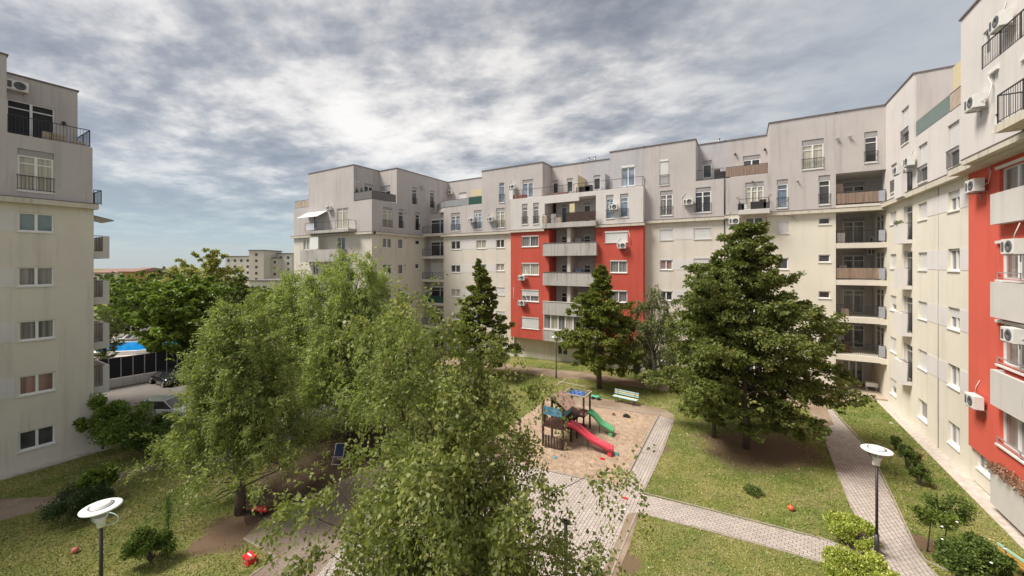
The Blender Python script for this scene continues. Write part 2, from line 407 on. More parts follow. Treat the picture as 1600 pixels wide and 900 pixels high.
railing(B, [(x1132+.1, YM+.08, ZT), (x1202-.1, YM+.08, ZT)], 1.0, fill='p', fmat=REED)
lampw(B, 'y', YS, mx(1149, YS), 21.4); lampw(B, 'y', YS, mx(1195, YS), 21.5)
bx0, bx1 = mx(1154, YM-1.1), mx(1203, YM-1.1)
m = MB(); m.box((bx0, YM-1.1, zB+.1), (bx1, YM-.01, zB+.5)); m.obj('balcony_slab', CONCL, B)
railing(B, [(bx0+.05, YM-.05, zB+.5), (bx0+.05, YM-1.05, zB+.5), (bx1-.05, YM-1.05, zB+.5), (bx1-.05, YM-.05, zB+.5)], .95, fill=None)
ac(B, 'y', (mx(1147), YM, onY(1147, 346, YM)[2])); ac(B, 'y', (mx(1075.8), YM, onY(1075.8, 316, YM)[2]))
# --- red section with its grey storey and terrace
zR = onY(848, 531.5, YP)[2]; zU = 18.5
rr = [rectY(945, 981, 360, 379.5, YP), rectY(953, 980, 406.5, 426.5, YP), rectY(953, 980, 453, 473, YP), rectY(953, 980, 500, 520, YP)]
zr = zl(x931) - .1
volume(B, RED, x931, mx(1005, YP), YP, YM+1.5, zR, zr, rr)
win(B, 'y', YP, rr[0], kind='w2', g=GG, shut=.97, box=.16); [win(B, 'y', YP, r, kind='w2', g=GG, box=.1) for r in rr[1:]]
rg = [rectY(947, 958.5, 304, 342, YP), rectY(969, 981.5, 302, 340, YP)]
volume(B, GREYR, x931, mx(1005, YP), YP, YM+.5, zr+.002, zU, rg)
[win(B, 'y', YP, r, kind='d1', g=GB, rail=True, box=.38) for r in rg]
ledge(B, x931, mx(1005, YP)+.15, YP, zr-.12, .22, .26)
rl = [rectY(815, 841.5, 367.5, 386, YP)] + [rectY(815, 842, a, b, YP) for a, b in ((410.5, 430), (452, 472), (494.5, 515))]
zr2 = zl(x798) - .05
volume(B, RED, x798, x858, YP, YM+1.5, zR, zr2, rl)
for i, r in enumerate(rl): win(B, 'y', YP, r, kind='w2', g=(GG, GC, GG, GG)[i], shut=(0, 0, .5, .9)[i], box=.1)
lg = [rectY(815.5, 824.5, 318, 351, YP), rectY(833, 842, 316.5, 350.5, YP)]
volume(B, GREYR, x798, mx(851, YP), YP, YM+1.4, zr2+.002, zU, lg)
[win(B, 'y', YP, r, kind='d1', g=GG, rail=True, box=.35) for r in lg]
ledge(B, x798-.1, mx(851, YP), YP, zr2-.12, .22, .26)
volume(B, CREAM, x798-.3, x1007+.01, YM+.35, YB, -2, zR+.4, [rectY(871, 887, 538, 556, YM+.35)])
win(B, 'y', YM+.35, rectY(871, 887, 538, 556, YM+.35), kind='w2', g=GD)
YK = 42.0; xk0, xk1 = x858, x931
fl = [zR+.1, 4.95, 8.25, 11.6, 15.35]; dh = []
for z in fl:
    for a, b in ((877, 885.5), (912, 923)): dh.append((mx(a, YK), mx(b, YK), z+.1, z+2.3))
volume(B, GREY, xk0-.01, xk1+.01, YK, YB-.02, zR+.4, zU-.02, dh)
for i, h in enumerate(dh): window(B, 'y', YK, *h, kind='d1', g=GD, sill=False, box=.3 if i > 7 else 0)
m = MB(); m.box((mx(886, YP), YP+.02, zR), (mx(891, YP), YK-.01, zr)); m.obj('divider_wall', CREAM, B)
m = MB(); m.box((mx(851, YP)+.002, YP, 18.02), (xk1-.002, YK, zU)); m.box((mx(851, YP)+.002, YP, 17.6), (xk1-1.9, YP+.15, 18.02)); m.obj('terrace_fascia', GREYR, B)
q0, q1 = mx(848, YP-.5), mx(931.5, YP-.5)
for i, (a, b) in enumerate(((380.6, 400), (425.5, 445.6), (471, 491), (515, 532))):
    za, zb = onY(848, a, YP-.5)[2], onY(848, b, YP-.5)[2]
    m = MB(); m.box((q0, YP-.5, zb), (q1, YP-.38, za)); m.box((q0, YP-.375, zb), (q1, YK-.01, zb+.2)); m.box((q0, YP-.378, zb+.2), (q0+.1, YP-.01, za)); m.box((q1-.1, YP-.378, zb+.2), (q1, YP-.01, za))
    o = m.obj('balcony_parapet', CONC, B)
    c = MB(); c.box((q0-.03, YP-.54, za+.002), (q1+.03, YP-.34, za+.06)); c.obj('coping', COPING if i < 2 else CONCL, o)
    if i == 3:
        zt = onY(848, 491, YP-.5)[2]
        for k in range(7):
            u0 = q0 + (q1-q0)*k/7; window(B, 'y', YP-.33, u0, q0+(q1-q0)*(k+1)/7, za+.06, zt, kind='w1', g=GC if k % 2 else GG, sill=False)
z5 = onY(848, 357, YP-.5)[2]; m = MB(); m.box((q0, YP-.6, z5), (q1, YK-.02, z5+.55)); m.obj('balcony_slab', CONC, B)
railing(B, [(mx(888, YP), YP-.5, z5+.55), (q1-.05, YP-.5, z5+.55)], 1.05, fill='p', fmat=WOODD)
railing(B, [(q0+.05, YP-.5, z5+.55), (mx(888, YP)-.05, YP-.5, z5+.55)], 1.05, fill=None)
m = MB(); m.box((mx(891, YP), YP-.2, z5+.55), (mx(899, YP), YP-.16, z5+2.6)); m.obj('privacy_screen', CREAMSCR, B)
ac(B, 'y', (mx(866, YK), YK, z5+1.2)); ac(B, 'y', (mx(973, YP), YP, onY(973, 384, YP)[2])); ac(B, 'y', (mx(817, YP), YP, onY(817, 434, YP)[2])); ac(B, 'y', (mx(817, YP), YP, onY(817, 473, YP)[2]), True)
ac(B, 'y', (mx(960, YP), YP, onY(960, 324, YP)[2]))
# setback wall behind the middle terrace, and the block left of it
YS2 = 43.1
g5 = [rectY(863.5, 872, 281, 303, YS2), rectY(885.6, 895, 278, 303, YS2)]; g6 = [rectY(927.6, 938, 273, 297, YS2)]
volume(B, GREY, mx(848)-.01, mx(911, YS2), YS2, YB-.03, zU+.002, 22.55, g5, cop=True)
volume(B, GREYL, mx(911, YS2)+.002, x953, YS2, YB-.03, zU+.002, 22.55, g6, cop=True)
[win(B, 'y', YS2, r, kind='d1', g=GD, box=.3, sill=False) for r in g5+g6]
m = MB(); m.box((mx(848), YK, zU-.5), (x953+.3, YS2, zU-.001)); m.obj('terrace_floor', LEDGE, B)
railing(B, [(mx(800, YP)+.1, YP+.08, zU), (mx(932, YP), YP+.08, zU)], 1.0, fill=None)
railing(B, [(mx(932, YP)+.05, YP+.08, zU), (mx(1004, YP), YP+.08, zU), (mx(1004, YP), YM-.05, zU)], 1.0, fill=None)
m = MB(); m.box((mx(900, YP)-.04, YP+.5, zU), (mx(900, YP), YS2-.02, zU+2.1)); m.obj('privacy_screen', CREAMSCR, B); m = MB(); m.box((mx(944, YP), YP+.3, zU), (mx(944, YP)+.03, YP+2, zU+1.8)); m.obj('privacy_screen', GLASSP, B)
zD = zl((x693+x798)/2)
g7 = [rectY(779.7, 788, 284.8, 317), rectY(775, 788.7, 324.5, 356.5), rectY(816.5, 833, 279.5, 309.5)]
volume(B, GREY, x753, mx(847.7), YM, YB-.04, zD+.004, 22.65, g7, cop=True)
win(B, 'y', YM, g7[0], kind='d1', g=GB, rail=True); win(B, 'y', YM, g7[1], kind='d2', g=GC, rail=True, box=.4); win(B, 'y', YM, g7[2], kind='d2', g=GB, box=.4, sill=False)
ac(B, 'y', (mx(802.3), YM, onY(802, 293, YM)[2])); ac(B, 'y', (mx(768.3), YM, onY(768, 343, YM)[2])); ac(B, 'y', (mx(738.8), YM, onY(738.8, 344.5, YM)[2]))
g8 = [rectY(704.8, 719, 332, 361.5), rectY(744.7, 752.7, 327, 358.5)]
g8 = [g8[0], rectY(741, 752.3, 328, 358.5)]
volume(B, GREY, x693, x753-.002, YM, YB-.05, zD+.004, 18.4, g8)
win(B, 'y', YM, g8[0], kind='d2', g=GB, rail=True, box=.4); win(B, 'y', YM, g8[1], kind='d2', g=GB, rail=True, box=.4)
cd = []
for a, b in ((375, 390), (413, 426), (450, 464), (487, 500), (523, 537)):
    cd += [rectY(704.8, 719, a, b), rectY(744.5, 759.5, a-1.5, b-1.5), rectY(775.3, 788, a-2.5, b-2.5)]
volume(B, CREAM, x693, x798-.002, YM, YB-.06, -2.5, zD, cd)
for i, r in enumerate(cd):
    win(B, 'y', YM, r, kind='w2', g=random.choice([GD, GG, GC]), shut=.97 if i in (8, 11) else 0, box=.12)
    if i % 3 < 2: panel(B, 'y', YM, r[1]+.08, cd[i+1][0]-.08, r[2], r[3])
ledge(B, x693-.3, x798-.12, YM, zD-.12)
YD = 46.4
g9 = [rectY(717, 729, 300, 318, YD)]
volume(B, GREY, XL-1, x753+.3, YD, YB-.07, 18.4, 23.4, g9, cop=True)
win(B, 'y', YD, g9[0], kind='d1', g=GD, shut=.97, sill=False, box=.3); ac(B, 'y', (mx(705, YD), YD, onY(705, 301, YD)[2]))
railing(B, [(x693+.1, YM+.08, 18.4), (mx(732), YM+.08, 18.4)], 1.0, fill='p', fmat=GLASSP); railing(B, [(mx(732)+.02, YM+.08, 18.4), (x753-.1, YM+.08, 18.4)], 1.1, fill='p', fmat=GREENSCR)
m = MB(); m.box((mx(734), YM+.3, 19.4), (mx(751), YM+.35, 20.5)); m.obj('privacy_screen', CREAMSCR, B)
m = MB(); m.poly([(XL, 43.6, 18.4), (x693, YM, 18.4), (x693, YD, 18.4), (XL, YD, 18.4)]); m.poly([(XL, 43.6, 17.9), (x693, YM, 17.9), (x693, YM, 18.4), (XL, 43.6, 18.4)]); m.poly([(XL, 43.6, 17.9), (x693, YM, 17.9), (x693, YD, 17.9), (XL, YD, 17.9)]); m.obj('terrace_floor', LEDGE, B)
railing(B, [(x693, YM+.1, 18.4), (XL+.3, 43.5, 18.4)], 1.0, fill='p', fmat=GLASSP)
# corner loggia on the left
YC = 42.2; cs = [onY(693, y, YM)[2] for y in (364, 400, 437, 474, 511, 546)]; ch = [(mx(673, YC), x693-.15, z+.02, z+2.3) for z in cs]
volume(B, GREY, XL, x693+.2, YC, YB-.08, -2, 17.9, ch)
for i, (h, z) in enumerate(zip(ch, cs)):
    window(B, 'y', YC, *h, kind='d2', g=GD, sill=False, box=.2, shut=.97 if i == 2 else 0)
    m = MB(); m.box((XL, YM-.1, z-.35), (x693-.01, YC, z)); m.obj('balcony_slab', CREAM, B)
    railing(B, [(XL+.05, YM-.04, z), (x693-.05, YM-.04, z)], 1.0, fill='bars' if i != 3 else 'p', fmat=GREENSCR)

# ------------------------------------------------------------ left end block
E = thing('apartment_building', (-47, 32, gz(-47)), 'end wing of the far building with corner terraces, rising behind the tall willows', 'building')
zE = 14.5; X6, X5 = XL, -56.3
e1 = [rectX(597.8, 612, 371.7, 388, XL), rectX(622, 630, 373, 389, XL), rectX(649, 656, 375, 382.7, XL), rectX(598, 612, 412.7, 429, XL), rectX(622, 630, 413, 428.5, XL), rectX(649, 655, 412, 420, XL),
      rectX(598, 612, 452, 468, XL), rectX(622, 630, 452, 467, XL), rectX(598, 612, 492, 508, XL), rectX(622, 630, 491, 506, XL), rectX(598, 612, 532, 548, XL)]
yc = 32.0
e2 = [rectY(527, 539, 370, 392, yc), rectY(474, 483, 373, 391, yc), rectY(489, 497, 412, 430, yc), rectY(527, 539, 411, 432, yc)]
volume(E, CREAM, X5, X6, yc, YM+.4, -3, zE, e2, hl=e1)
for i, r in enumerate(e1): win(E, 'l', XL, r, kind='w2' if i in (0, 3, 6, 8, 10) else 'w1', g=random.choice([GD, GG]))
for i, r in enumerate(e2): win(E, 'y', yc, r, kind='d2', g=GD if i != 1 else GC, sill=False)
e3 = [rectX(598, 613, 323, 357, XL), rectX(622.7, 630.7, 326, 358, XL), rectX(649, 656, 331, 361, XL)]
e4 = [rectY(526, 544, 324, 358, yc), rectY(489, 495, 336, 358, yc)]
volume(E, GREY, X5, X6, yc, YM+.4, zE+.002, 18.7, e4, hl=e3)
for i, r in enumerate(e3): win(E, 'l', XL, r, kind='d2' if i == 0 else 'd1', g=(GC, GD, GD)[i], rail=True, box=.35)
for i, r in enumerate(e4): win(E, 'y', yc, r, kind='d2' if i == 0 else 'd1', g=(GC, GD)[i], sill=False)
volume(E, GREY, -52.7, -42.8, yc+.01, 36, 18.702, 23.4, hl=[rectX(569, 583, 286, 309, -42.8)], cop=True)
win(E, 'l', -42.8, rectX(569, 583, 286, 309, -42.8), kind='d2', g=GD, sill=False, box=.3)
e5 = [rectX(644, 651.7, 291.7, 321, XL), rectX(672, 679, 297, 326, XL)]
volume(E, GREY, X5+3, XL, 36.0, YB-.1, 18.702, 23.36, [rectY(594, 610, 289, 309, 36.0)], hl=e5, cop=True)
volume(E, GREY, X5+3, XL-.01, YM+.41, YB-.3, -3, 18.7)
win(E, 'y', 36.0, rectY(594, 610, 289, 309, 36.0), kind='d2', g=GD, box=.7, sill=False)
for r in e5: win(E, 'l', XL, r, kind='d1', g=GD, rail=True, box=.3)
ledge(E, yc, YM+.4, XL, zE-.12, A='l'); ledge(E, X5-.4, XL+.32, yc, zE-.12)
railing(E, [(-42.7, yc+.08, 18.7), (XL-.08, yc+.08, 18.7), (XL-.08, 35.9, 18.7)], 1.1, fill='p', fmat=plain('grey_slats', (.16, .145, .14), .7))
railing(E, [(X5+.1, yc+.1, 18.7), (-52.8, yc+.1, 18.7)], 1.1, fill='p', fmat=WOODT)
def shrublet(parent, x, y, z, r, mat, n=160, name='potted_plant'):
    m = MB()
    for _ in range(n):
        a = random.uniform(0, 6.28); q = r*random.random()**.5; p = Vector((x+q*math.cos(a), y+q*math.sin(a), z+random.uniform(0, 1.3*r)))
        d = Vector((random.gauss(0, 1), random.gauss(0, 1), random.gauss(.4, 1))).normalized()*r*.35; e = d.cross(Vector((random.random(), random.random(), random.random()))).normalized()*r*.12
        m.quad(tuple(p), tuple(p+d*.5+e), tuple(p+d), tuple(p+d*.5-e))
    return m.obj(name, mat, parent)
bE0, bE1 = mx(475, yc-1.2), mx(544, yc-1.2)
m = MB(); m.box((bE0, yc-1.2, zE+.25), (bE1, yc-.01, zE+.62)); m.obj('balcony_slab', CONC, E)
railing(E, [(bE0+.1, yc-1.1, zE+.62), (bE1-.05, yc-1.1, zE+.62), (bE1-.05, yc-.05, zE+.62)], 1.1, fill=None)
m = MB(); T = frame('y', yc); a0, a1 = mx(480, yc), mx(512, yc)
m.quad((a0, yc-.05, 17.9), (a1, yc-.05, 17.9), (a1, yc-1.5, 17.0), (a0, yc-1.5, 17.0)); m.quad((a0, yc-.05, 17.85), (a1, yc-.05, 17.85), (a1, yc-1.5, 16.95), (a0, yc-1.5, 16.95)); m.obj('awning', AWN, E)
ac(E, 'y', (mx(517, yc), yc, onY(517, 325.6, yc)[2]))
for a, b in ((390, 409), (430, 449)):
    za, zb = onY(500, a, yc-1.2)[2], onY(500, b, yc-1.2)[2]; b0, b1 = mx(469, yc-1.2), mx(529, yc-1.2)
    m = MB(); m.box((b0, yc-1.2, zb), (b1, yc-1.08, za)); m.box((b0, yc-1.078, zb), (b1, yc-.01, zb+.2)); m.box((b1-.1, yc-1.078, zb+.2), (b1, yc-.01, za)); m.obj('balcony_parapet', CONC, E)
m = MB(); m.box((mx(484, yc-1), yc-1.0, 12.7), (mx(497, yc-1), yc-.9, 14.3)); m.obj('privacy_screen', WHITE, E)

# ------------------------------------------------------------ left building
Lb = thing('apartment_building', (-34.6, 3, gz(-34)), 'apartment building at the left edge with one column of double windows and roof terrace', 'building')
XF = -34.6; YE = 7.2
lw = [rectX(27.5, 84.5, 331, 364, XF), rectX(27.5, 84.5, 417, 448, XF), rectX(28.7, 86, 498, 534, XF), rectX(28.7, 86, 580, 620, XF), rectX(28.7, 86, 663, 707, XF)]
volume(Lb, CREAM, -52, XF, -14, YE, -3, 14.1, hl=lw)
for i, r in enumerate(lw):
    win(Lb, 'l', XF, r, kind='w2', g=(GT, GG, GG, GR, GD)[i])
    if 0 < i < 4 or i == 0: panel(Lb, 'l', XF, r[0]-5, r[0]-.12, r[2], r[3])
lg = [rectX(27.5, 84, 231, 303, XF)]
volume(Lb, GREY, -52, XF, -14, YE-.05, 14.102, 17.85, hl=lg)
win(Lb, 'l', XF, lg[0], kind='d2', g=GC, box=.35, rail=True)
ledge(Lb, -14, YE+.15, XF, 14.02, A='l'); ledge(Lb, -52, XF, YE, 14.02, .2, A='y') if 0 else None
XS = -36.6
sl = [rectX(10, 90, 160, 212, XS)]
volume(Lb, GREY, -52, XS, -13, 6.9, 17.852, 21.68, hl=[(4.1, 5.95, 17.9, 20.25)], cop=True)
window(Lb, 'l', XS, 4.1, 5.95, 17.9, 20.25, kind='d2', g=plain('black_blind', (.02, .02, .022), .7), sill=False)
volume(Lb, GREY, -51.9, XF-.01, -13.9, 3.9, 17.852, 22.05, cop=True)
railing(Lb, [(XF-.08, 3.95, 17.85), (XF-.08, YE-.15, 17.85), (XS-1, YE-.15, 17.85)], 1.05)
ac(Lb, 'l', (XS, 4.45, 21.0)); lampw(Lb, 'l', XS, 6.3, 19.5)
m = MB(); m.box((XF-.5, 5.2, 17.86), (XF-.25, 6.1, 18.35)); m.box((XF-.5, 6.3, 17.86), (XF-.3, 6.9, 18.1)); m.obj('storage_box', WOODT, Lb)
for i, (za, zb) in enumerate(((12.4, 10.97), (9.54, 8.07), (6.8, 5.25), (4.15, 2.43))):
    m = MB(); m.box((-37.6, YE+.001, zb), (-34.85, YE+.75, zb+.45)); m.box((-34.98, YE+.45, zb+.45), (-34.85, YE+.75, za)); m.box((-37.6, YE+.63, zb+.45), (-34.98, YE+.75, za)); m.obj('balcony_parapet', CONCL, Lb)
    railing(Lb, [(-34.9, YE+.03, zb+.4), (-34.9, YE+.45, zb+.4)], za-zb-.4)
m = MB(); m.quad((-37.6, YE, 13.7), (-34.9, YE, 13.7), (-34.9, YE+1.0, 13.45), (-37.6, YE+1.0, 13.45)); m.quad((-37.6, YE, 13.66), (-34.9, YE, 13.66), (-34.9, YE+1.0, 13.41), (-37.6, YE+1.0, 13.41)); m.obj('awning', AWN, Lb)
railing(Lb, [(XF-.1, YE+.02, 14.35), (XF-.1, YE+.35, 14.35), (XF-3, YE+.35, 14.35)], .9)

# ------------------------------------------------------------ right wing
R = thing('apartment_building', (XR, 30, gz(9)), 'apartment wing along the right side, its near end red with white balcony parapets', 'building')
r1 = []
for a, b in ((329, 352), (396.7, 420), (461, 486.7), (525, 553), (589, 621)): r1.append((rectX(1391, 1400.5, a, b, XR), 'w1', 'C'))
for a, b in ((314.5, 345.5), (394, 422.7), (470, 501), (544.5, 581), (621, 662)): r1.append((rectX(1434.4, 1448.5, a, b, XR), 'w1', 'A'))
for a, b in ((294.5, 332), (387.8, 423.8), (479, 517.8), (566.7, 611.5), (655.5, 705.5)): r1.append((rectX(1481, 1499.5, a, b, XR), 'w2', 'B'))
YR = 27.7; lo = [(35.4, 36.9, z, z+2.45) for z in (12.15, 9.05, 5.95, 2.7)]
zX = 15.1
volume(R, CREAMR, XR, 24, YR-.01, YBK-.02, -1.5, zX, hr=[r for r, _, _ in r1] + lo + [(41.4, 43.6, z+.05, z+2.3) for z in slabs[1:]])
for z in slabs[1:]: window(R, 'r', XR, 41.4, 43.6, z+.05, z+2.3, kind='d2', g=GD, sill=False)
for i, (r, k, cl) in enumerate(r1):
    sh = {'C': (.85, .97, .6, .97, .5), 'A': (.97, .97, .9, .97, .0), 'B': (.35, .1, .45, 0, 0)}[cl][i % 5]
    win(R, 'r', XR, r, kind=k, g=GG if sh < .5 else GD, shut=sh, inset=.2)
    if cl == 'A' and i % 5 < 4:
        q = r1[i+5][0]; panel(R, 'r', XR, q[1]+.06, r[0]-.06, q[2]+.05, q[3]-.02); panel(R, 'r', XR, YR+.01, q[0]-.06, q[2]+.05, q[3]-.02)
for i, h in enumerate(lo):
    window(R, 'r', XR, *h, kind='d1', g=GD, sill=False, inset=.19)
for za, zb in ((13.35, 12.0), (10.35, 8.93), (7.35, 5.8), (4.07, 2.55), (16.7, 15.15)):
    m = MB(); m.box((XR-.52, 35.42, zb), (XR-.42, 36.85, za)); m.box((XR-.418, 35.42, zb), (XR-.01, 35.52, zb+.25)); m.box((XR-.418, 35.52, zb), (XR-.01, 36.85, zb+.15)); m.box((XR-.418, 36.75, zb+.15), (XR-.01, 36.85, za)); m.box((XR-.418, 35.42, zb+.25), (XR-.25, 35.52, za-.02)); m.obj('balcony_parapet', PANEL, R)
    railing(R, [(XR-.3, 35.46, zb+.2), (XR-.03, 35.46, zb+.2)], za-zb-.2)
mj = MB(); yj = onX(1466.5, HOR, XR)[1]; mj.tube([(XR-.015, yj, -.2), (XR-.015, yj, zX-.1)], .022, 0, 5); mj.obj('expansion_joint', GSHUT, R)
ledge(R, YR+.2, YM-.02, XR, zX-.08, .34, .34, A='r')
r2 = [(rectX(1392, 1401, 253, 303, XR), 'd1'), (rectX(1435, 1449, 220, 288, XR), 'd1'), (rectX(1480.5, 1499, 185.5, 266.7, XR), 'd1')]
volume(R, GREYR, XR+.0, 24, YR-.01, 35.19, zX+.002, 18.85, hr=[r for r, _ in r2[1:]])
volume(R, GREYR, XR, 24, 35.192, YM+.9, zX+.002, 23.1, hr=[r2[0][0], rectX(1408.5, 1420, 163, 229, XR), (35.4, 36.9, 15.3, 17.7)], cop=True)
for r, k in r2: win(R, 'r', XR, r, kind=k, g=GG, shut=.62, rail=True, box=.0, inset=.2)
win(R, 'r', XR, rectX(1408.5, 1420, 163, 229, XR), kind='d1', g=GG, shut=.68, rail=True, inset=.2)
window(R, 'r', XR, 35.4, 36.9, 15.3, 17.7, kind='d1', g=GD, sill=False)
railing(R, [(XR+.1, 35.1, 18.85), (XR+.1, 30.4, 18.85)], 1.05, mat=STEEL, fill='p', fmat=GREENP); railing(R, [(XR+.1, 30.35, 18.85), (XR+.1, YR+.1, 18.85)], 1.05, mat=IRON, fill='p', fmat=WOODT)
m = MB(); m.box((XR+.15, 28.0, 19.7), (XR+.2, 30.2, 21.3)); m.obj('privacy_screen', CREAMSCR, R)
m = MB(); m.box((XR+.12, 35.15, 18.87), (24, 35.19, 23.0)); m.obj('shaded_gable_skin', GREY, R)  # darker skin added over the gable: shade of this side put into its colour
m = MB(); m.box((XR+3, YR, 18.86), (24, 35.1, 22.6)); m.obj('wall', GREYR, R)
for px, y in ((1409, 266), (1427, 252)):
    p = onX(px, y, XR-.1); ac(R, 'r', (XR, p[1], p[2]))
# near red part
XP = 9.6; dr = []
wz = [(13.05, 14.7), (9.95, 11.5), (6.3, 8.1), (2.85, 4.7)]; cols = [(18.6, 25.05), (9.5, 16.0)]
for c in cols:
    for z in wz: dr.append((c[0], c[1], z[0], z[1]))
volume(R, REDR, XP, 23.9, 4, YR-.02, 1.75, zX, hr=dr)
volume(R, CREAMR, XR+.03, 23.8, 4, YR-.015, -1.5, 1.749, hr=[rectX(1526.7, 1547.7, 705, 748, XR+.03)])
win(R, 'r', XR+.03, rectX(1526.7, 1547.7, 705, 748, XR+.03), kind='w2', g=GG)
for i, h in enumerate(dr):
    for k in range(3):
        u0 = h[0] + (h[1]-h[0])*k/3; window(R, 'r', XP, u0, h[0]+(h[1]-h[0])*(k+1)/3, h[2], h[3], kind='w2', g=random.choice([GC, GG, GG]), inset=.19, sill=(k == 1 and False), shut=.35 if (i, k) in ((0, 1), (1, 0)) else 0)
    m = MB(); m.box((XP-.1, h[0]-.1, h[2]-.09), (XP+.05, h[1]+.1, h[2]-.01)); m.box((XP-.1, h[0]-.1, h[3]+.0), (XP-.002, h[1]+.1, h[3]+.12)); m.obj('window_sill', SILL, R)
    railing(R, [(XP-.06, h[0], h[2]-.01), (XP-.06, h[1], h[2]-.01)], .3, mat=STEEL, fill=None)
for c in cols:
    for za, zb in ((13.6, 12.3), (9.85, 8.35), (6.1, 4.6), (1.95, .35)):
        m = MB(); m.box((XP-.38, c[0]-.2, zb), (XP-.26, c[1]-.3, za)); m.box((XP-.258, c[0]-.2, zb), (XP-.002, c[1]-.3, zb+.12)); m.box((XP-.258, c[1]-.42, zb+.121), (XP-.002, c[1]-.3, za)); m.obj('balcony_parapet', CONCL if za > 0 else PANEL, R)
XG, XG2 = 9.35, 8.95; YG2 = 25.3
volume(R, GREYR, XG, 23.8, 4, YR, zX+.25, 22.65, hr=[rectX(1536, 1547, 42, 90, XG)], cop=True)
win(R, 'r', XG, rectX(1536, 1547, 42, 90, XG), kind='d1', g=GD, sill=False)
d2 = [rectX(1549, 1560, 108, 208, XG2), (20.3, 21.8, 15.7, 18.1)]
volume(R, GREYR, XG2, XG+.4, 4, YG2, zX+.26, 19.0, hr=d2)
for r in d2: win(R, 'r', XG2, r, kind='d1', g=GG, shut=.7, box=.0, inset=.18, sill=False)
for r in d2:
    m = MB(); m.box((XG2-.08, r[0]-.08, r[3]), (XG2-.001, r[1]+.08, r[3]+.16)); m.obj('shutter_box', SILL, R)
railing(R, [(XG2+.06, 24.8, 19.0), (XG2+.06, 6, 19.0)], 1.05)
ledge(R, 4, YR+.25, XG, zX-.08, .38, .32, A='r'); ledge(R, 4, YG2+.3, XG2, zX+.0, .3, .235, A='r')
m = MB(); m.box((8.0, 12, 15.4), (XG2-.01, 21.2, 15.7)); m.obj('balcony_slab', LEDGE, R)
railing(R, [(XG2-.05, 21.1, 15.7), (8.05, 21.1, 15.7), (8.05, 12.2, 15.7)], 1.05)
for (px, y, X) in ((1528, 160, XG2), (1569, 33, XG), (1528, 290, XP), (1527, 627, XP), (1590, 385, XP-.38), (1589, 524, XP-.1)):
    p = onX(px, y, X-.2); ac(R, 'r', (X, p[1], p[2]))
DRY = leafmat('dried_flowers', (.22, .12, .07), (.36, .2, .13), (.5, .32, .26), .2)
for k in range(6): shrublet(R, XP-.35, 24.4-k*.55, 1.85, .26, DRY, 240, 'flower_box')
shrublet(R, XR-.45, 36.2, 13.3, .22, leafmat('balcony_green', (.08, .1, .03), (.14, .16, .05), (.25, .2, .12), .3), 200, 'flower_box')

# small things on terraces, balconies and roofs
def clutter(par, x, y, z, w, dp, h, mat, name='storage_box'):
    m = MB(); m.box((x-w/2, y-dp/2, z+.003), (x+w/2, y+dp/2, z+h)); return m.obj(name, mat, par, .02)
def vent(par, A, c, u, z, r=.09, mat=None):
    T = frame(A, c); m = MB(); m.tube([T((u, .0, z)), T((u, .12, z)), T((u, .17, z-.05))], [r*.6, r*.6, r], 0, 10); m.obj('vent_cap', mat or STEEL, par)
def dish(par, A, c, u, z):
    T = frame(A, c); m = MB(); n0 = len(m.v); m.lathe([(0, .0), (.15, .015), (.28, .06), (.30, .075), (.28, .07), (.15, .03), (0, .01)], (0, 0, 0), 0, 16, lambda p: T((u+p[0], .28+p[2], z+p[1]))); m.bar(T((u, 0, z-.1)), T((u, .28, z)), .02); m.bar(T((u, .3, z-.28)), T((u, .62, z)), .01); m.obj('satellite_dish', STEEL, par)
for px, y in ((1308, 217), (1327, 214)): vent(B, 'y', YM, mx(px), onY(px, y, YM)[2], .14, SILL)
for px, y in ((1246, 283), (1242, 340), (1238, 339), (1176, 283)): vent(B, 'y', YM, mx(px), onY(px, y, YM)[2])
vent(B, 'y', YM, mx(1141), onY(1141, 401, YM)[2], .2, GRILLE)
for px, y in ((655, 294), ): dish(E, 'l', XL, onX(659, y, XL)[1], onX(659, y, XL)[2])
for px, y in ((633, 333), (633, 372), (632, 414), (560, 285)): p = onX(px, y, XL); vent(E, 'l', XL, p[1], p[2], .08)
for px, mat, w, h in ((1158, IRON, .5, .6), (1163, ACW, .4, .5), (1180, IRON, .7, .7), (1192, IRON, .5, .85), (1197, GRILLE, .4, .6)): clutter(B, mx(px, YM-.7), YM-.6, zB+.5, w, .4, h, mat, 'balcony_furniture')
for px in (1153, 1203): shrublet(B, mx(px, YM-1.1), YM-1.15, zB+1.45, .16, DRY, 70)
for px, mat, w, h in ((867, WOODR, 1.2, .35), (880, WOODR, 1.1, .4), (912, IRON, 1.6, .8), (920, IRON, .8, .9), (896, GSHUT, .9, .4), (948, GSHUT, 1.2, .5), (812, WOODR, .7, .5), (822, WOODR, 1.0, .45), (806, ACW, .6, 1.1)): clutter(B, mx(px, YP+1.2), YP+(1.2 if px > 852 else .4), zU, w, .5, h, mat)
clutter(B, mx(1128), YM+.6, ZT, 1.3, .6, .75, IRON); clutter(B, mx(1120), YM+.6, ZT, .5, .5, 1.0, WOODD)
for px, z in ((866, z5+.55), (874, z5+.55), (852, z5+.55)): clutter(B, mx(px, YP), YP, z, .6, .5, random.uniform(.6, 1.1), random.choice([GSHUT, WOODT, IRON]), 'balcony_furniture')
for i, z in enumerate((4.95, 8.25, 11.6)): clutter(B, mx(904, YP+.8), YP+.9, z, .8, .5, 1.7+.1*i, (WOODT, plain('blue_box', (.2, .27, .36), .6), GSHUT)[i], 'balcony_furniture')
for i, z in enumerate(slabs): clutter(B, mx(1311+3*i, YM+1), YM+1.2, z, .5, .5, (1.9, .9, 1.2, .6, 1.0)[i], (WOODT, ACW, GSHUT, WOODT, WOODD)[i], 'balcony_furniture')
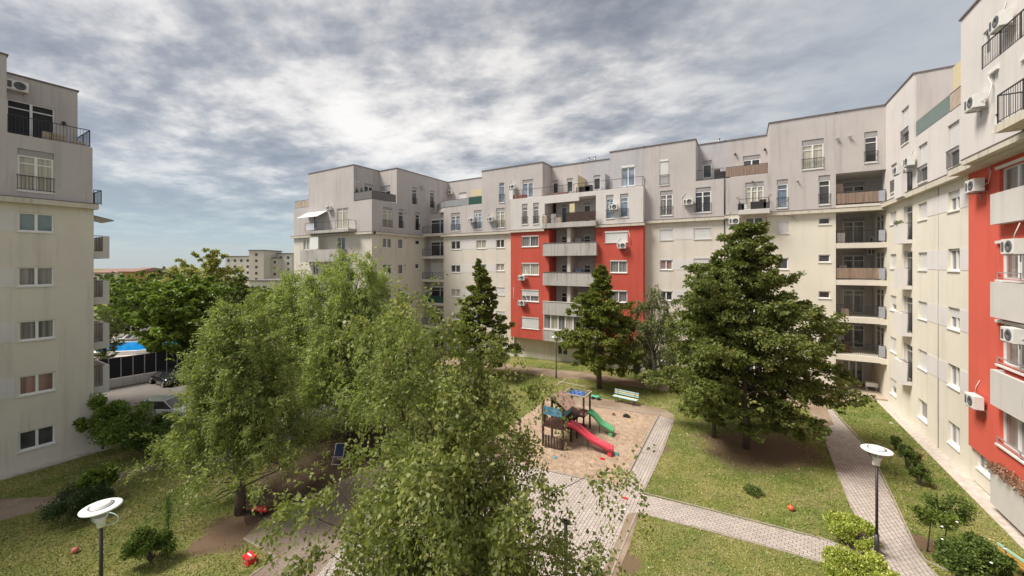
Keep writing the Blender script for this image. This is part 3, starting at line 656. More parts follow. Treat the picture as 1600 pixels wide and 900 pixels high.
for k, px in enumerate((460, 463, 467, 471, 474)): shrublet(E, mx(px, yc)+.4, yc+.4, 19.3, .35, plain('planter_green', (.06, .08, .04), .8) if k == 0 else bpy.data.materials['planter_green'], 90)
for px in (557, 564): m = MB(); m.lathe([(.22, 0), (.25, .25), (.0, 1.0)], (mx(px, yc+.4), yc+.45, 19.6), 0, 8); m.obj('potted_plant', bpy.data.materials['planter_green'], E)
for px in (1310, 1330): pass
for x, y, z in ((mx(915, YS2), YS2+1, 22.55), (mx(925, YS2), YS2+1, 22.55), (mx(1122, YS), YS+1.5, 22.78)): m = MB(); m.tube([(x, y, z+.08), (x, y, z+.75)], .09, 0, 10); m.tube([(x, y, z+.75), (x, y, z+.85)], .14, 0, 10); m.obj('roof_vent', STEEL, B)
m = MB()
for k in range(4): x = bE0+.5+k*.45; m.quad((x, yc-1.16, zE+.75), (x+.36, yc-1.16, zE+.75), (x+.36, yc-1.14, zE+1.65), (x, yc-1.14, zE+1.65))
m.obj('laundry', plain('laundry_cloth', (.6, .62, .68), .9), E)
m = MB()
for px, y0, y1 in ((817, 448, 470),): p = onY(803, 449, YP); q = onY(803, 466, YP); w2 = onY(813, 471, YP); m.tube([(p[0], YP-.03, p[2]), (q[0], YP-.03, q[2]), (w2[0], YP-.03, w2[2])], .02, 0, 5)
p = onY(978, 360, YP); m.tube([(p[0]+.25, YP-.03, p[2]), (p[0]+.55, YP-.03, p[2]-1.2), (p[0]+.2, YP-.03, p[2]-2.1)], .02, 0, 5); m.obj('coolant_pipe', SILL, B)
# ------------------------------------------------------------ ground and paths
def surf(name, c_nodes):
    m, n, b = nt(name); v = mapping(n); c_nodes(n, b, v); b.inputs['Roughness'].default_value = .95; b.inputs['Specular IOR Level'].default_value = .15; return m
BARE = [(1166, 700, 2.6), (1215, 700, 2.0), (385, 818, 1.5), (350, 838, 1.1), (318, 850, .6), (980, 880, .6), (1030, 700, .6), (1440, 850, .6)]
def f_grass(n, b, v):
    a = noise(n, v, .18, 6, .65, .3); d = noise(n, v, .9, 7, .72); e = noise(n, v, 22, 4, .7)
    c = mixc(n, ramp(n, a, [(.4, 0.0), (.62, 1.0)]), (.135, .17, .038), (.27, .265, .075))
    c = mixc(n, ramp(n, d, [(.46, 0.0), (.66, .9)]), c, (.38, .31, .15))
    c = mixc(n, ramp(n, e, [(.35, .55), (.65, 0.0)]), c, (.030, .050, .010))
    for px_, py_, R_ in BARE:
        q = onG(px_, py_); dv = N(n, 'ShaderNodeVectorMath'); dv.operation = 'DISTANCE'; L(n, v, dv.inputs[0]); dv.inputs[1].default_value = q
        ml = N(n, 'ShaderNodeMath'); ml.operation = 'MULTIPLY'; L(n, dv.outputs['Value'], ml.inputs[0]); ml.inputs[1].default_value = 1/R_
        ad = N(n, 'ShaderNodeMath'); ad.operation = 'SUBTRACT'; L(n, ml.outputs[0], ad.inputs[0]); m3 = N(n, 'ShaderNodeMath'); m3.operation = 'MULTIPLY'; L(n, d, m3.inputs[0]); m3.inputs[1].default_value = 1.6; L(n, m3.outputs[0], ad.inputs[1])
        c = mixc(n, ramp(n, ad.outputs[0], [(0.0, .92), (.35, .0)]), c, (.17, .115, .075))
    L(n, c, b.inputs['Base Color']); bump(n, b, e, .8, .05)
def f_soil(n, b, v):
    a = noise(n, v, .5, 6, .65); e = noise(n, v, 14, 5, .7)
    c = mixc(n, ramp(n, a, [(.4, 0.0), (.65, 1.0)]), (.085, .055, .038), (.17, .12, .085)); c = mixc(n, ramp(n, e, [(.4, .5), (.6, 0.0)]), c, (.05, .035, .025))
    L(n, c, b.inputs['Base Color']); bump(n, b, e, .6, .04)
def f_dirt(n, b, v):
    a = noise(n, v, .6, 6, .65); e = noise(n, v, 18, 5, .7)
    c = mixc(n, ramp(n, a, [(.4, 0.0), (.65, 1.0)]), (.24, .175, .125), (.36, .285, .215)); c = mixc(n, ramp(n, e, [(.4, .35), (.6, 0.0)]), c, (.16, .12, .08))
    L(n, c, b.inputs['Base Color']); bump(n, b, e, .5, .03)
def f_sand(n, b, v):
    a = noise(n, v, .5, 6, .65); e = noise(n, v, 9, 6, .75); w = noise(n, v, 2.6, 5, .7, .5)
    c = mixc(n, ramp(n, a, [(.35, 0.0), (.65, 1.0)]), (.44, .315, .225), (.56, .42, .31)); c = mixc(n, ramp(n, w, [(.36, .35), (.5, 0.0)]), c, (.38, .26, .175)); c = mixc(n, ramp(n, e, [(.35, .35), (.55, 0.0)]), c, (.30, .20, .13))
    L(n, c, b.inputs['Base Color']); bump(n, b, w, 1.0, .3)
def f_asph(n, b, v):
    a = noise(n, v, .25, 6, .65); e = noise(n, v, 30, 3, .7)
    c = mixc(n, ramp(n, a, [(.35, 0.0), (.65, 1.0)]), (.155, .14, .128), (.21, .19, .175)); c = mixc(n, ramp(n, e, [(.4, .3), (.6, 0.0)]), c, (.1, .09, .085))
    L(n, c, b.inputs['Base Color'])
def paver(rot, warm=1.0):
    def f(n, b, v):
        t = N(n, 'ShaderNodeTexCoord'); m = N(n, 'ShaderNodeMapping'); m.inputs['Rotation'].default_value = (0, 0, rot); L(n, t.outputs['Object'], m.inputs['Vector'])
        k = N(n, 'ShaderNodeTexBrick'); k.inputs['Scale'].default_value = 1; k.inputs['Brick Width'].default_value = .23; k.inputs['Row Height'].default_value = .15
        k.inputs['Mortar Size'].default_value = .012; k.inputs['Mortar Smooth'].default_value = .25; k.inputs['Bias'].default_value = -.1
        k.inputs['Color1'].default_value = (.50, .44, .40, 1); k.inputs['Color2'].default_value = (.40, .35, .315, 1); k.inputs['Mortar'].default_value = (.115, .085, .07, 1); L(n, m.outputs[0], k.inputs['Vector'])
        a = noise(n, v, .35, 6, .65); g = noise(n, v, 3, 6, .7)
        c = mixc(n, ramp(n, a, [(.35, .0), (.7, .45)]), k.outputs['Color'], (.22, .18, .155)); c = mixc(n, ramp(n, g, [(.45, 0.0), (.75, .5)]), c, (.45, .40, .35))
        L(n, c, b.inputs['Base Color']); bump(n, b, k.outputs['Fac'], -.5, .02)
    return f
GRASS = surf('lawn_grass', f_grass); SOIL = surf('bare_soil', f_soil); DIRT = surf('tan_dirt', f_dirt); SAND = surf('play_sand', f_sand); ASPH = surf('asphalt', f_asph)
PAV = surf('grey_pavers', paver(math.pi/2)); PAVP = surf('pink_pavers', paver(.15)); PAVR = surf('path_pavers', paver(math.pi/2 - .08)); STRIPM = plain('concrete_strip', (.50, .44, .39), .9, var=.2, scale=4)
WHITEP = plain('road_paint', (.6, .6, .58), .8, var=.2)
g = MB(); xs = [-1500, -45, 12, 1500]
for a, b in zip(xs[:-1], xs[1:]):
    for y0, y1 in ((-40, 300), (300, 2500)): g.quad((a, y0, gz(a)), (b, y0, gz(b)), (b, y1, gz(b)), (a, y1, gz(a)))
struct('ground', g, GRASS)
POLYS = []
def sheet(name, pts, lvl, mat, edge=None):
    m = MB(); w = [(p[0], p[1], gz(p[0]) + .004*lvl) for p in pts]; POLYS.append([(p[0], p[1]) for p in pts])
    m.poly(w); o = struct(name, m, mat); return o
def G(*pp): return [onG(a, b)[:2] for a, b in pp]
KERBM = plain('kerb_concrete', (.33, .28, .24), .9, var=.2, scale=4)
def kerb(name, pts, h=.03, w=.06, mat=None):
    m = MB()
    for a, b in zip(pts[:-1], pts[1:]):
        a = Vector((*a, gz(a[0]))); b = Vector((*b, gz(b[0]))); d = (b-a); d = d.normalized(); s = Vector((-d.y, d.x, 0))*w/2
        A, Bq = a - d*w*.3, b + d*w*.3; t = Vector((0, 0, h))
        P = [A-s, Bq-s, Bq+s, A+s]; m.quad(*[tuple(p+t) for p in P])
        for i in range(4): m.quad(tuple(P[i]), tuple(P[(i+1) % 4]), tuple(P[(i+1) % 4]+t), tuple(P[i]+t))
    return struct(name, m, mat or KERBM)
# key corners of the courtyard
sTR, sBR, sBM = onG(1029, 649), onG(970.5, 761), onG(905, 746.7)
d = (Vector(sBM[:2]) - Vector(sBR[:2])).normalized(); e = (Vector(sTR[:2]) - Vector(sBR[:2])); wd = 8.6
sBL = Vector(sBR[:2]) + d*wd; sTL = sBL + e
sand = [tuple(sBR[:2]), tuple(sTR[:2]), tuple(sTL), tuple(sBL)]
pl = G((1052, 657), (1032, 709), (1002, 772), (1100, 796), (1240, 832), (1322, 853))
plaza = [tuple(sBR[:2])] + G((1029, 649)) + G((1052, 657), (1032, 709), (1003, 772), (993, 800), (960, 880), (930, 960), (800, 1100), (560, 1100), (389, 900), (429, 871), (380, 842), (409, 813), (475, 778.6), (541.7, 747), (640, 706), (720, 690)) + [tuple(sBL)]
sheet('path', plaza, 1, PAV)
PAVB = surf('shaded_brown_pavers', lambda n, b, v: (paver(math.pi/2)(n, b, v), L(n, mixc(n, ramp(n, noise(n, v, .9, 6, .7), [(.35, .55), (.7, .95)]), b.inputs['Base Color'].links[0].from_socket, (.20, .145, .105)), b.inputs['Base Color'])))  # brown pavers, with the shade they lie in painted as a darker tint
sheet('path', G((541.7, 747), (600, 728), (575, 800), (520, 870), (470, 930), (389, 900), (429, 871), (380, 842), (409, 813), (475, 778.6)), 2, PAVB)
sheet('sandbox', sand, 2, SAND)
sheet('path', G((993, 800), (1003, 772), (1100, 796), (1240, 832), (1318, 851), (1322, 893), (1302, 883), (1240, 864), (1100, 826)), 2, PAVP)
sheet('path', G((1300, 800), (1318, 851), (1310, 900), (1440, 1000), (1560, 1000), (1445, 878), (1430, 858), (1395, 782), (1370, 730), (1345, 690), (1318, 662), (1300, 640), (1278, 640), (1284, 668), (1300, 715), (1330, 790), (1352, 830), (1330, 845)), 3, PAVR)
sheet('path', G((1262, 640), (1284, 668), (1303, 664), (1290, 633), (1372, 624), (1366, 612), (1230, 606)), 4, DIRT)
tp = [tuple(sTR[:2]), G((1052, 657))[0]] + G((1054, 649), (1040, 640), (985, 629), (917, 619)) + [tuple(sTL + e*.07), tuple(sTL)]
sheet('path', tp, 1, DIRT)
sheet('path', G((1262, 640), (1230, 606), (1050, 598), (1000, 595), (920, 582), (868, 578), (800, 570), (700, 560), (690, 568), (800, 580), (860, 589), (915, 593), (1000, 606), (1050, 611), (1200, 622)), 1, DIRT)
sheet('path', G((-60, 781), (0, 780), (81, 776), (177, 742), (248, 721), (270, 716), (275, 722), (253, 729), (181, 755), (81, 792), (0, 814), (-60, 830)), 1, DIRT)
sheet('soil', G((541.7, 747), (475, 778.6), (409, 813), (385, 822), (378, 800), (392, 770), (410, 740), (440, 700), (560, 670), (660, 665), (700, 690), (640, 706)), 2, SOIL)
sheet('soil', G((980, 804), (999, 800), (985, 850), (962, 905), (930, 960), (905, 960), (950, 880)), 3, DIRT)
sheet('road', [(-36, 8.9), (-34, 14), (-32, 30.2), (-60, 30.2), (-120, 60), (-140, 8), (-60, 3), (-53, 8.9)], 1, ASPH)
sheet('road', [(-33.9, 8.9), (-33, 30), (-26, 28), (-24, 20), (-26, 9.5)], 2, ASPH)
for a, b in (((203, 603), (222, 610)), ((222, 610), (217, 600)),):
    A, Bq = Vector(G(a)[0]), Vector(G(b)[0]); s = Vector((.06, .06)); m = MB(); z = gz(-45) + .014
    m.quad((*(A-s), z), (*(Bq-s), z), (*(Bq+s), z), (*(A+s), z)); struct('road_marking', m, WHITEP)
m = MB(); m.box((XR-.75, 8, gz(9)), (XR-.004, YM-.6, .05)); struct('pavement', m, STRIPM)
m = MB(); m.box((XF+.004, -14, -1.3), (XF+.5, YE+.7, -.93)); m.box((-40, YE+.004, -1.3), (XF+.003, YE+.7, -.93)); struct('pavement', m, STRIPM)
kerb('kerb', [tuple(sBL), tuple(sBR[:2]), tuple(sTR[:2]), tuple(sTL)], .06, .09)
kerb('kerb', G((1054, 655), (1034, 709), (1005, 770), (1100, 794), (1240, 830), (1300, 846))); kerb('kerb', G((1302, 885), (1240, 866), (1100, 828), (995, 801), (962, 880), (932, 960)))
kerb('kerb', G((1302, 640), (1320, 661), (1347, 689), (1372, 729), (1397, 781), (1432, 857), (1447, 877), (1490, 896))); kerb('kerb', G((1283, 668), (1299, 715), (1329, 790), (1340, 812)))
kerb('kerb', G((389, 902), (431, 871), (381, 842)))

# ------------------------------------------------------------ foliage
def add_mesh_np(name, V, n, mat, parent):
    me = bpy.data.meshes.new(name); nf = len(V)//n
    me.vertices.add(len(V)); me.vertices.foreach_set('co', np.ascontiguousarray(V, dtype=np.float32).ravel())
    me.loops.add(len(V)); me.loops.foreach_set('vertex_index', np.arange(len(V), dtype=np.int32))
    me.polygons.add(nf); me.polygons.foreach_set('loop_start', np.arange(0, len(V), n, dtype=np.int32))
    try: me.polygons.foreach_set('loop_total', np.full(nf, n, dtype=np.int32))
    except Exception: pass
    me.update(); me.validate(); me.materials.append(mat)
    o = bpy.data.objects.new(name, me); COL.objects.link(o); o.parent = parent; return o
def unit(a): return a / np.maximum(np.linalg.norm(a, axis=1, keepdims=True), 1e-9)
def leaves(name, C, A, S, mat, parent, wr=.5, fold=.18):
    """C centres (relative to parent), A axis directions, S lengths"""
    n = len(C); A = unit(A); Rn = rng.normal(size=(n, 3)); Bd = unit(np.cross(A, Rn)); Nn = np.cross(A, Bd)
    S = S[:, None]; V = np.empty((n, 4, 3)); V[:, 0] = C; V[:, 2] = C + A*S
    V[:, 1] = C + A*S*.45 + Bd*S*wr*.5 + Nn*S*fold; V[:, 3] = C + A*S*.45 - Bd*S*wr*.5 + Nn*S*fold
    return add_mesh_np(name, V.reshape(-1, 3), 4, mat, parent)
def branch_curve(p0, az, el0, ln, droop, n=7, wob=.12):
    pts = [Vector(p0)]; el = el0; a = az; st = ln/(n-1)
    for i in range(n-1):
        pts.append(pts[-1] + Vector((math.cos(a)*math.cos(el), math.sin(a)*math.cos(el), math.sin(el)))*st)
        el -= droop/(n-1)*(.4+1.2*i/(n-1)); a += random.gauss(0, wob); el += random.gauss(0, wob*.5)
    return pts
def tree(name, loc, H, R0, h0, label, group, leaf, kind='linden', nb=70, nl=40000, ls=.13, wr=.62, bark=None, prof=None, lean=(0, 0), tops=None, tr=.0, seed=0, cr=None):
    random.seed(seed*17+3); np_r = np.random.default_rng(seed+11)
    t = thing(name, loc, label, 'tree', group); W = MB(); O = Vector(loc)
    tr = tr or .016*H+.05; ax = lambda h: Vector((lean[0]*h/H, lean[1]*h/H, 0)) + Vector((.1*math.sin(h*1.1+seed), .1*math.cos(h*.9+seed), 0))*min(1, h/3)*(H/10)
    if prof is None: prof = {'linden': lambda s: (math.sin(min(1, s/.22)*math.pi/2)**.8) * (1-s)**.72*1.05, 'round': lambda s: max(.05, math.sin(math.pi*min(1, (s+.12)/1.12))**.55), 'willow': lambda s: max(.05, math.sin(math.pi*(s+.22)/1.22)**.6), 'birch': lambda s: max(.04, math.sin(math.pi*(s+.25)/1.25)**.8)}[kind]
    tf = .94 if kind == 'linden' else .62
    W.tube([O+ax(H*k/9)+Vector((0, 0, H*tf*k/9)) for k in range(10)], [tr*(1-k/9)**.8+.012 for k in range(10)], 0, 8)
    C, A = [], []; segs = []
    for i in range(nb):
        s = (i+.5)/nb; s = s**.9; h = h0 + (H-h0)*s
        ln = R0*prof(s)*random.uniform(.62, 1.15)
        if random.random() < .12: ln *= random.uniform(1.05, 1.22)
        az = i*2.39996+random.gauss(0, .3)
        el = {'linden': math.radians(18+40*s), 'round': math.radians(35+30*s), 'willow': math.radians(50+15*s), 'birch': math.radians(50)}[kind]
        dr = {'linden': math.radians(50), 'round': math.radians(45), 'willow': math.radians(95), 'birch': math.radians(100)}[kind]
        hb = max(.3*h0+.3, h - ln*(.35 if kind != 'linden' else .12)) if kind != 'linden' else h
        if kind != 'linden': hb = min(h, h0*.7 + (h-h0*.7)*.72)
        if kind == 'linden': pts = branch_curve(O+ax(hb)+Vector((0, 0, hb*.94)), az, el, ln*1.12, dr)
        else:
            hb = h0*.7 + max(0, h-h0)*.5; rise = {'round': .0, 'willow': .06, 'birch': .05}[kind]; a0 = O+ax(hb)+Vector((0, 0, hb)); dd = Vector((math.cos(az), math.sin(az), 0)); a2 = O+ax(h)+dd*ln+Vector((0, 0, h*random.uniform(.93, 1.0))); a1 = O+ax(h)+dd*ln*.4+Vector((0, 0, min(h+rise*ln*2, H)-.1*(H-h0)*(1-s)))
            pts = [a0.lerp(a1, k/6).lerp(a1.lerp(a2, k/6), k/6)+Vector((random.gauss(0, .05), random.gauss(0, .05), random.gauss(0, .04)))*ln*.6*(k > 0) for k in range(7)]
        W.tube(pts, [max(.005, (.014+.011*ln)*(1-j/6.5)) for j in range(7)], 1, 4, cap=False)
        segs.append((pts, ln))
    return t, W, O, segs, np_r, leaf, nl, ls, wr, bark, kind
def finish(tt, flat=.45, spread=.26):
    t, W, O, segs, r, leaf, nl, ls, wr, bark, kind = tt
    W.obj('trunk', [bark or BARK, BARK], t); tot = sum(l for _, l in segs); C = []; A = []; S = []
    for pts, ln in segs:
        k = max(30, int(nl*ln/tot)); nc = max(5, int(k/30)); P = np.array([tuple(p-O) for p in pts])
        # clumps along the outer part of the branch, with side twigs
        u = .18 + .82*r.random(nc)**.75; x = u*(len(P)-1); i0 = np.minimum(x.astype(int), len(P)-2); f = (x-i0)[:, None]
        c = P[i0]*(1-f)+P[i0+1]*f; d = unit(P[i0+1]-P[i0]); side = unit(np.cross(d, [0, 0, 1.0])+1e-6)
        off = (r.random(nc)*2-1)[:, None]*spread*ln*(1.15-u)[:, None]*2.0; c = c + side*off + d*np.abs(off)*.5
        c[:, 2] += r.normal(size=nc)*.05*ln
        cid = r.integers(0, nc, k); rad = (.14+.05*ln)*(.5+.9*r.random(nc))
        q = r.normal(size=(k, 3)); q = unit(q)*(r.random((k, 1))**.5); q[:, 2] *= flat
        cc = c[cid] + q*rad[cid][:, None]; out = d[cid]
        a = out*.7 + unit(r.normal(size=(k, 3)))*.8; a[:, 2] -= .55
        C.append(cc); A.append(a); S.append(ls*(.6+.8*r.random(k)))
    C = np.concatenate(C); A = np.concatenate(A); S = np.concatenate(S)
    leaves('crown', C, A, S, leaf, t, wr); return t
def weep(tt, L0=1.1, step=.055, upfrac=.25, dens=1.0, zmin=.6, fluff=.16, sag=.85):
    t, W, O, segs, r, leaf, nl, ls, wr, bark, kind = tt
    tot = sum(l for _, l in segs); C = []; A = []; S = []; per = 20
    for pts, ln in segs:
        k = max(6, int(nl/per*ln/tot)); P = np.array([tuple(p-O) for p in pts])
        u = .2 + .8*r.random(k)**.8; x = u*(len(P)-1); i0 = np.minimum(x.astype(int), len(P)-2); f = (x-i0)[:, None]
        c = P[i0]*(1-f)+P[i0+1]*f; d = unit(P[i0+1]-P[i0]); side = unit(np.cross(d, [0, 0, 1.0])+1e-6)
        nk = max(2, int(k/13)); ku = .25+.75*r.random(nk)**.8; ko = r.normal(size=nk)*.20*ln; kz = r.normal(size=nk)*.07*ln; ki = r.integers(0, nk, k)
        x = ku[ki]*(len(P)-1); i0 = np.minimum(x.astype(int), len(P)-2); f = (x-i0)[:, None]; c = P[i0]*(1-f)+P[i0+1]*f; d = unit(P[i0+1]-P[i0]); side = unit(np.cross(d, [0, 0, 1.0])+1e-6)
        off = ko[ki][:, None]; c = c+side*off+d*np.abs(off)*.3+r.normal(size=(k, 3))*(.05+.035*ln); c[:, 2] += kz[ki]
        L_ = L0*(.35+.9*r.random(k)); up = r.random(k) < upfrac
        hd = unit(d*.6+side*np.sign(off)*.4+r.normal(size=(k, 3))*.35); v0 = hd.copy(); v0[:, 2] = np.where(up, .9, .15) ; v0 = unit(v0)
        for j in range(per):
            s = (j+r.random(k))/per*L_; fr = s/L_
            down = np.where(up, .25, 1.0)
            p = c + v0*s[:, None]*(1-.5*fr[:, None]*down[:, None]); p[:, 2] -= down*s*fr*sag
            C.append(p + r.normal(size=(k, 3))*fluff*.25); a = v0*(1-fr)[:, None] + r.normal(size=(k, 3))*.55; a[:, 2] -= fr*1.4*down+.1; A.append(a); S.append(ls*(.6+.8*r.random(k))*(1-.3*fr))
    C = np.concatenate(C); A = np.concatenate(A); S = np.concatenate(S)
    ok = C[:, 2] > zmin+r.random(len(C))*.8; C, A, S = C[ok], A[ok], S[ok]
    W.obj('trunk', [bark or BARK, BARK], t); leaves('crown', C, A, S, leaf, t, wr, .12); return t

LF_L = leafmat('linden_leaf', (0.079, 0.106, 0.031), (0.141, 0.172, 0.043), (0.250, 0.217, 0.063), 0.36)
LF_L2 = leafmat('linden_leaf_light', (0.085, 0.111, 0.023), (0.153, 0.181, 0.034), (0.264, 0.236, 0.054), 0.36)
LF_W = leafmat('willow_leaf', (0.189, 0.237, 0.083), (0.322, 0.373, 0.135), (0.537, 0.540, 0.237), 0.42)
LF_W2 = leafmat('willow_leaf_deep', (0.132, 0.178, 0.057), (0.254, 0.295, 0.098), (0.460, 0.436, 0.175), 0.42)
LF_B = leafmat('birch_leaf', (0.106, 0.138, 0.039), (0.202, 0.230, 0.071), (0.445, 0.410, 0.162), 0.42)
LF_G = leafmat('broad_leaf_green', (0.085, 0.141, 0.030), (0.173, 0.243, 0.046), (0.344, 0.383, 0.083), .3)
LF_D = leafmat('dark_leaf', (0.061, 0.088, 0.022), (0.113, 0.145, 0.037), (0.209, 0.228, 0.066), .25)
LF_T = leafmat('tan_leaf', (0.228, 0.234, 0.074), (0.388, 0.372, 0.135), (0.527, 0.490, 0.203), .3)
LF_P = leafmat('pale_leaf', (.10, .12, .05), (.17, .19, .08), (.26, .27, .12), .35)
LF_Y = leafmat('lime_leaf', (.13, .17, .02), (.24, .29, .04), (.38, .42, .09), .35)
LF_S = leafmat('shrub_leaf', (0.055, 0.093, 0.020), (0.109, 0.161, 0.036), (0.218, 0.270, 0.072), .3)
def Gp(px, py): return onG(px, py)
GRC = 'trees standing in the courtyard'
p = Gp(1166, 700); finish(tree('linden_tree', p, 13.9, 5.0, 1.3, 'largest dark leafy conical tree on the lawn right of the sandbox', GRC, LF_L, nb=135, nl=104000, ls=.165, seed=1, tr=.2, prof=lambda s: (math.sin(min(1, (s+.03)/.16)*math.pi/2)**.8)*((1-s)**.62*1.04)*random.uniform(.78, 1.12)))
p2 = (p[0]-1.7, p[1]+.6, p[2]); finish(tree('linden_tree', p2, 12.0, 2.9, .9, 'slimmer dark conical tree crowding the left side of the largest lawn tree', GRC, LF_L, nb=90, nl=42000, ls=.17, seed=2, tr=.12))
p = Gp(937, 607); finish(tree('linden_tree', p, 11.6, 3.8, 1.7, 'dark leafy tree behind the park bench, in front of the red wall', GRC, LF_L2, nb=110, nl=52000, ls=.18, seed=3, prof=lambda s: (math.sin(min(1, (s+.05)/.2)*math.pi/2)**.7)*(1-s)**.62*(1.0 if s < .55 else .72)))
p = Gp(750, 590); finish(tree('linden_tree', p, 12.6, 3.7, .9, 'slender pointed conical tree before the cream wall left of the red section', GRC, LF_L2, nb=110, nl=46000, ls=.19, seed=4, prof=lambda s: (math.sin(min(1, (s+.05)/.16)*math.pi/2)**.7)*(1-s)**.9))
p = Gp(1020, 603); weep(tree('young_tree', p, 9.2, 3.2, .8, 'loose light green young tree between the two dark conical trees', GRC, LF_P, kind='birch', nb=64, nl=38000, ls=.15, seed=5, bark=BARKB), L0=.8)
# willows
p = Gp(387, 806); q = (p[0]-.5, p[1]-.1, p[2])
weep(tree('willow_tree', q, 9.9, 3.0, 1.3, 'bushy curly willow nearest the left lawn, with the red ride-on toy at its foot', GRC, LF_W2, kind='willow', nb=80, nl=110000, ls=.165, wr=.34, seed=6, prof=lambda s: (.86+.14*math.sin(s*9))*(1.0 if s < .4 else 1-.78*((s-.4)/.6)**1.25)), L0=1.1, upfrac=.36, zmin=2.2)
def atpx(px, dep): d = ray(px, 500); x, y = d[0]*dep, d[1]*dep; return (x, y, gz(x))
p = atpx(548, 25.0); weep(tree('willow_tree', p, 12.2, 4.0, 2.0, 'tallest willow, in front of the end wing of the far building', GRC, LF_W, kind='willow', nb=90, nl=110000, ls=.2, wr=.34, seed=7, prof=lambda s: (.86+.14*math.sin(s*9))*(1.0 if s < .4 else 1-.78*((s-.4)/.6)**1.25)), L0=1.5, upfrac=.38, zmin=2.0)
p = atpx(452, 26.5); weep(tree('willow_tree', p, 11.1, 2.9, 1.8, 'willow between the nearest left willow and the tallest one', GRC, LF_W, kind='willow', nb=64, nl=62000, ls=.2, wr=.34, seed=8, prof=lambda s: (.86+.14*math.sin(s*9))*(1.0 if s < .4 else 1-.78*((s-.4)/.6)**1.25)), L0=1.5, upfrac=.38, zmin=1.6)
p = atpx(628, 22.5); weep(tree('willow_tree', p, 9.0, 2.9, 1.8, 'lower willow at the right shoulder of the tallest one, behind the birch', GRC, LF_W, kind='willow', nb=60, nl=60000, ls=.18, wr=.34, seed=9, prof=lambda s: (.86+.14*math.sin(s*9))*(1.0 if s < .4 else 1-.78*((s-.4)/.6)**1.25)), L0=1.3, upfrac=.3, zmin=2.2)
# foreground birch
p = atpx(762, 8.3)
bt = tree('birch_tree', p, 9.4, 2.08, 1.0, 'weeping birch in the foreground centre with thin hanging twigs', GRC, LF_B, kind='birch', nb=92, nl=94000, ls=.096, wr=.72, seed=10, bark=BARKB, tr=.12, lean=(-.8, -.35), prof=lambda s: (.82 if s < .25 else 1.0 if s < .62 else 1.0-.7*((s-.62)/.38)**1.2)*random.uniform(.75, 1.1))
O = Vector(p)
WL_ = .65
def wisp(a, b, c=None, r0=.009):
    A_, B_ = Vector(atD(*a)), Vector(atD(*b)); M_ = (A_+B_)/2 + Vector((0, 0, .25)) if c is None else Vector(atD(*c))
    pts = [A_.lerp(M_, k/3) for k in range(3)] + [M_.lerp(B_, k/4) for k in range(5)]
    bt[1].tube(pts, [r0*(1-k/8.5) for k in range(8)], 1, 4, cap=False); bt[3].append((pts, WL_))
wisp((640, 560, 8.4), (652, 462, 8.6), (650, 510, 8.5)); wisp((600, 560, 8.2), (575, 500, 8.2)); wisp((760, 660, 8.3), (792, 520, 8.6), (790, 580, 8.5)); wisp((780, 680, 8.2), (846, 592, 8.6), (820, 620, 8.4)); wisp((640, 560, 8.2), (610, 480, 8.4)); wisp((690, 560, 8.2), (705, 530, 8.4))
wisp((600, 850, 7.6), (446, 790, 7.2), (520, 820, 7.4), .022); wisp((850, 780, 7.8), (965, 735, 7.6), (915, 745, 7.7)); wisp((560, 800, 7.6), (500, 775, 7.4)); wisp((700, 560, 8), (700, 500, 8.4)); wisp((560, 900, 7.2), (470, 870, 7.0)); wisp((800, 860, 7.6), (925, 862, 7.4), (890, 880, 7.4))
weep(bt, L0=1.25, upfrac=.12, zmin=.4, fluff=.2, sag=1.15)
# trees beyond the street and the fence
GRB = 'trees beyond the parking lane'
def far_tree(px, dep, ytop, hwpx, label, mat, name='broadleaf_tree', ls=.34, nl=16000, seed=0, kind='round', h0=1.0, nb=60, wr=.62):
    d = ray(px, 420); x, y = d[0]*dep, d[1]*dep; z = gz(x); H = EYE + (HOR-ytop)/600*dep - z
    return finish(tree(name, (x, y, z), H*1.02, hwpx*dep/600*.95, h0, label, GRB, mat, kind=kind, nb=nb, nl=nl, ls=ls, seed=seed, wr=wr))
far_tree(290, 43, 430, 70, 'broad bright green tree above the black fence beside the parking lane', LF_G, ls=.34, nl=36000, seed=21, nb=90, h0=2.8)
far_tree(215, 64, 423, 60, 'rounded green tree behind the pool, left of the bright green tree', LF_G, seed=22, nl=26000)
far_tree(262, 78, 417, 45, 'dark tree on the skyline directly above the bright green tree', LF_D, seed=23, nl=14000)
far_tree(327, 62, 386, 56, 'tall sparse tan-leaved tree left of the distant white towers', LF_T, seed=24, nl=30000, kind='round', ls=.36)
far_tree(374, 58, 423, 24, 'small dark tree with a thin trunk below the distant towers', LF_D, seed=25, nl=9000, ls=.3)
far_tree(164, 40, 474, 24, 'pale drooping tree beside the balconies of the left building', LF_P, seed=26, nl=10000, kind='willow', ls=.2, wr=.3)
far_tree(170, 90, 424, 30, 'dark skyline tree in front of the red roofed house', LF_D, seed=27, nl=9000)
far_tree(415, 52, 452, 34, 'low yellow-green tree in front of the white flat roof', LF_Y, seed=28, nl=12000, ls=.26)
far_tree(350, 47, 446, 38, 'pale olive tree behind the nearest willow', LF_P, seed=29, nl=14000, ls=.24, kind='willow')
far_tree(452, 70, 432, 30, 'green tree at the foot of the end wing, far behind the willows', LF_G, seed=30, nl=10000)
far_tree(310, 92, 421, 60, 'darkest tree far behind the tan one', LF_D, seed=31, nl=12000, ls=.45)
far_tree(400, 85, 446, 55, 'dull green tree below the distant towers', LF_D, seed=32, nl=12000, ls=.45)
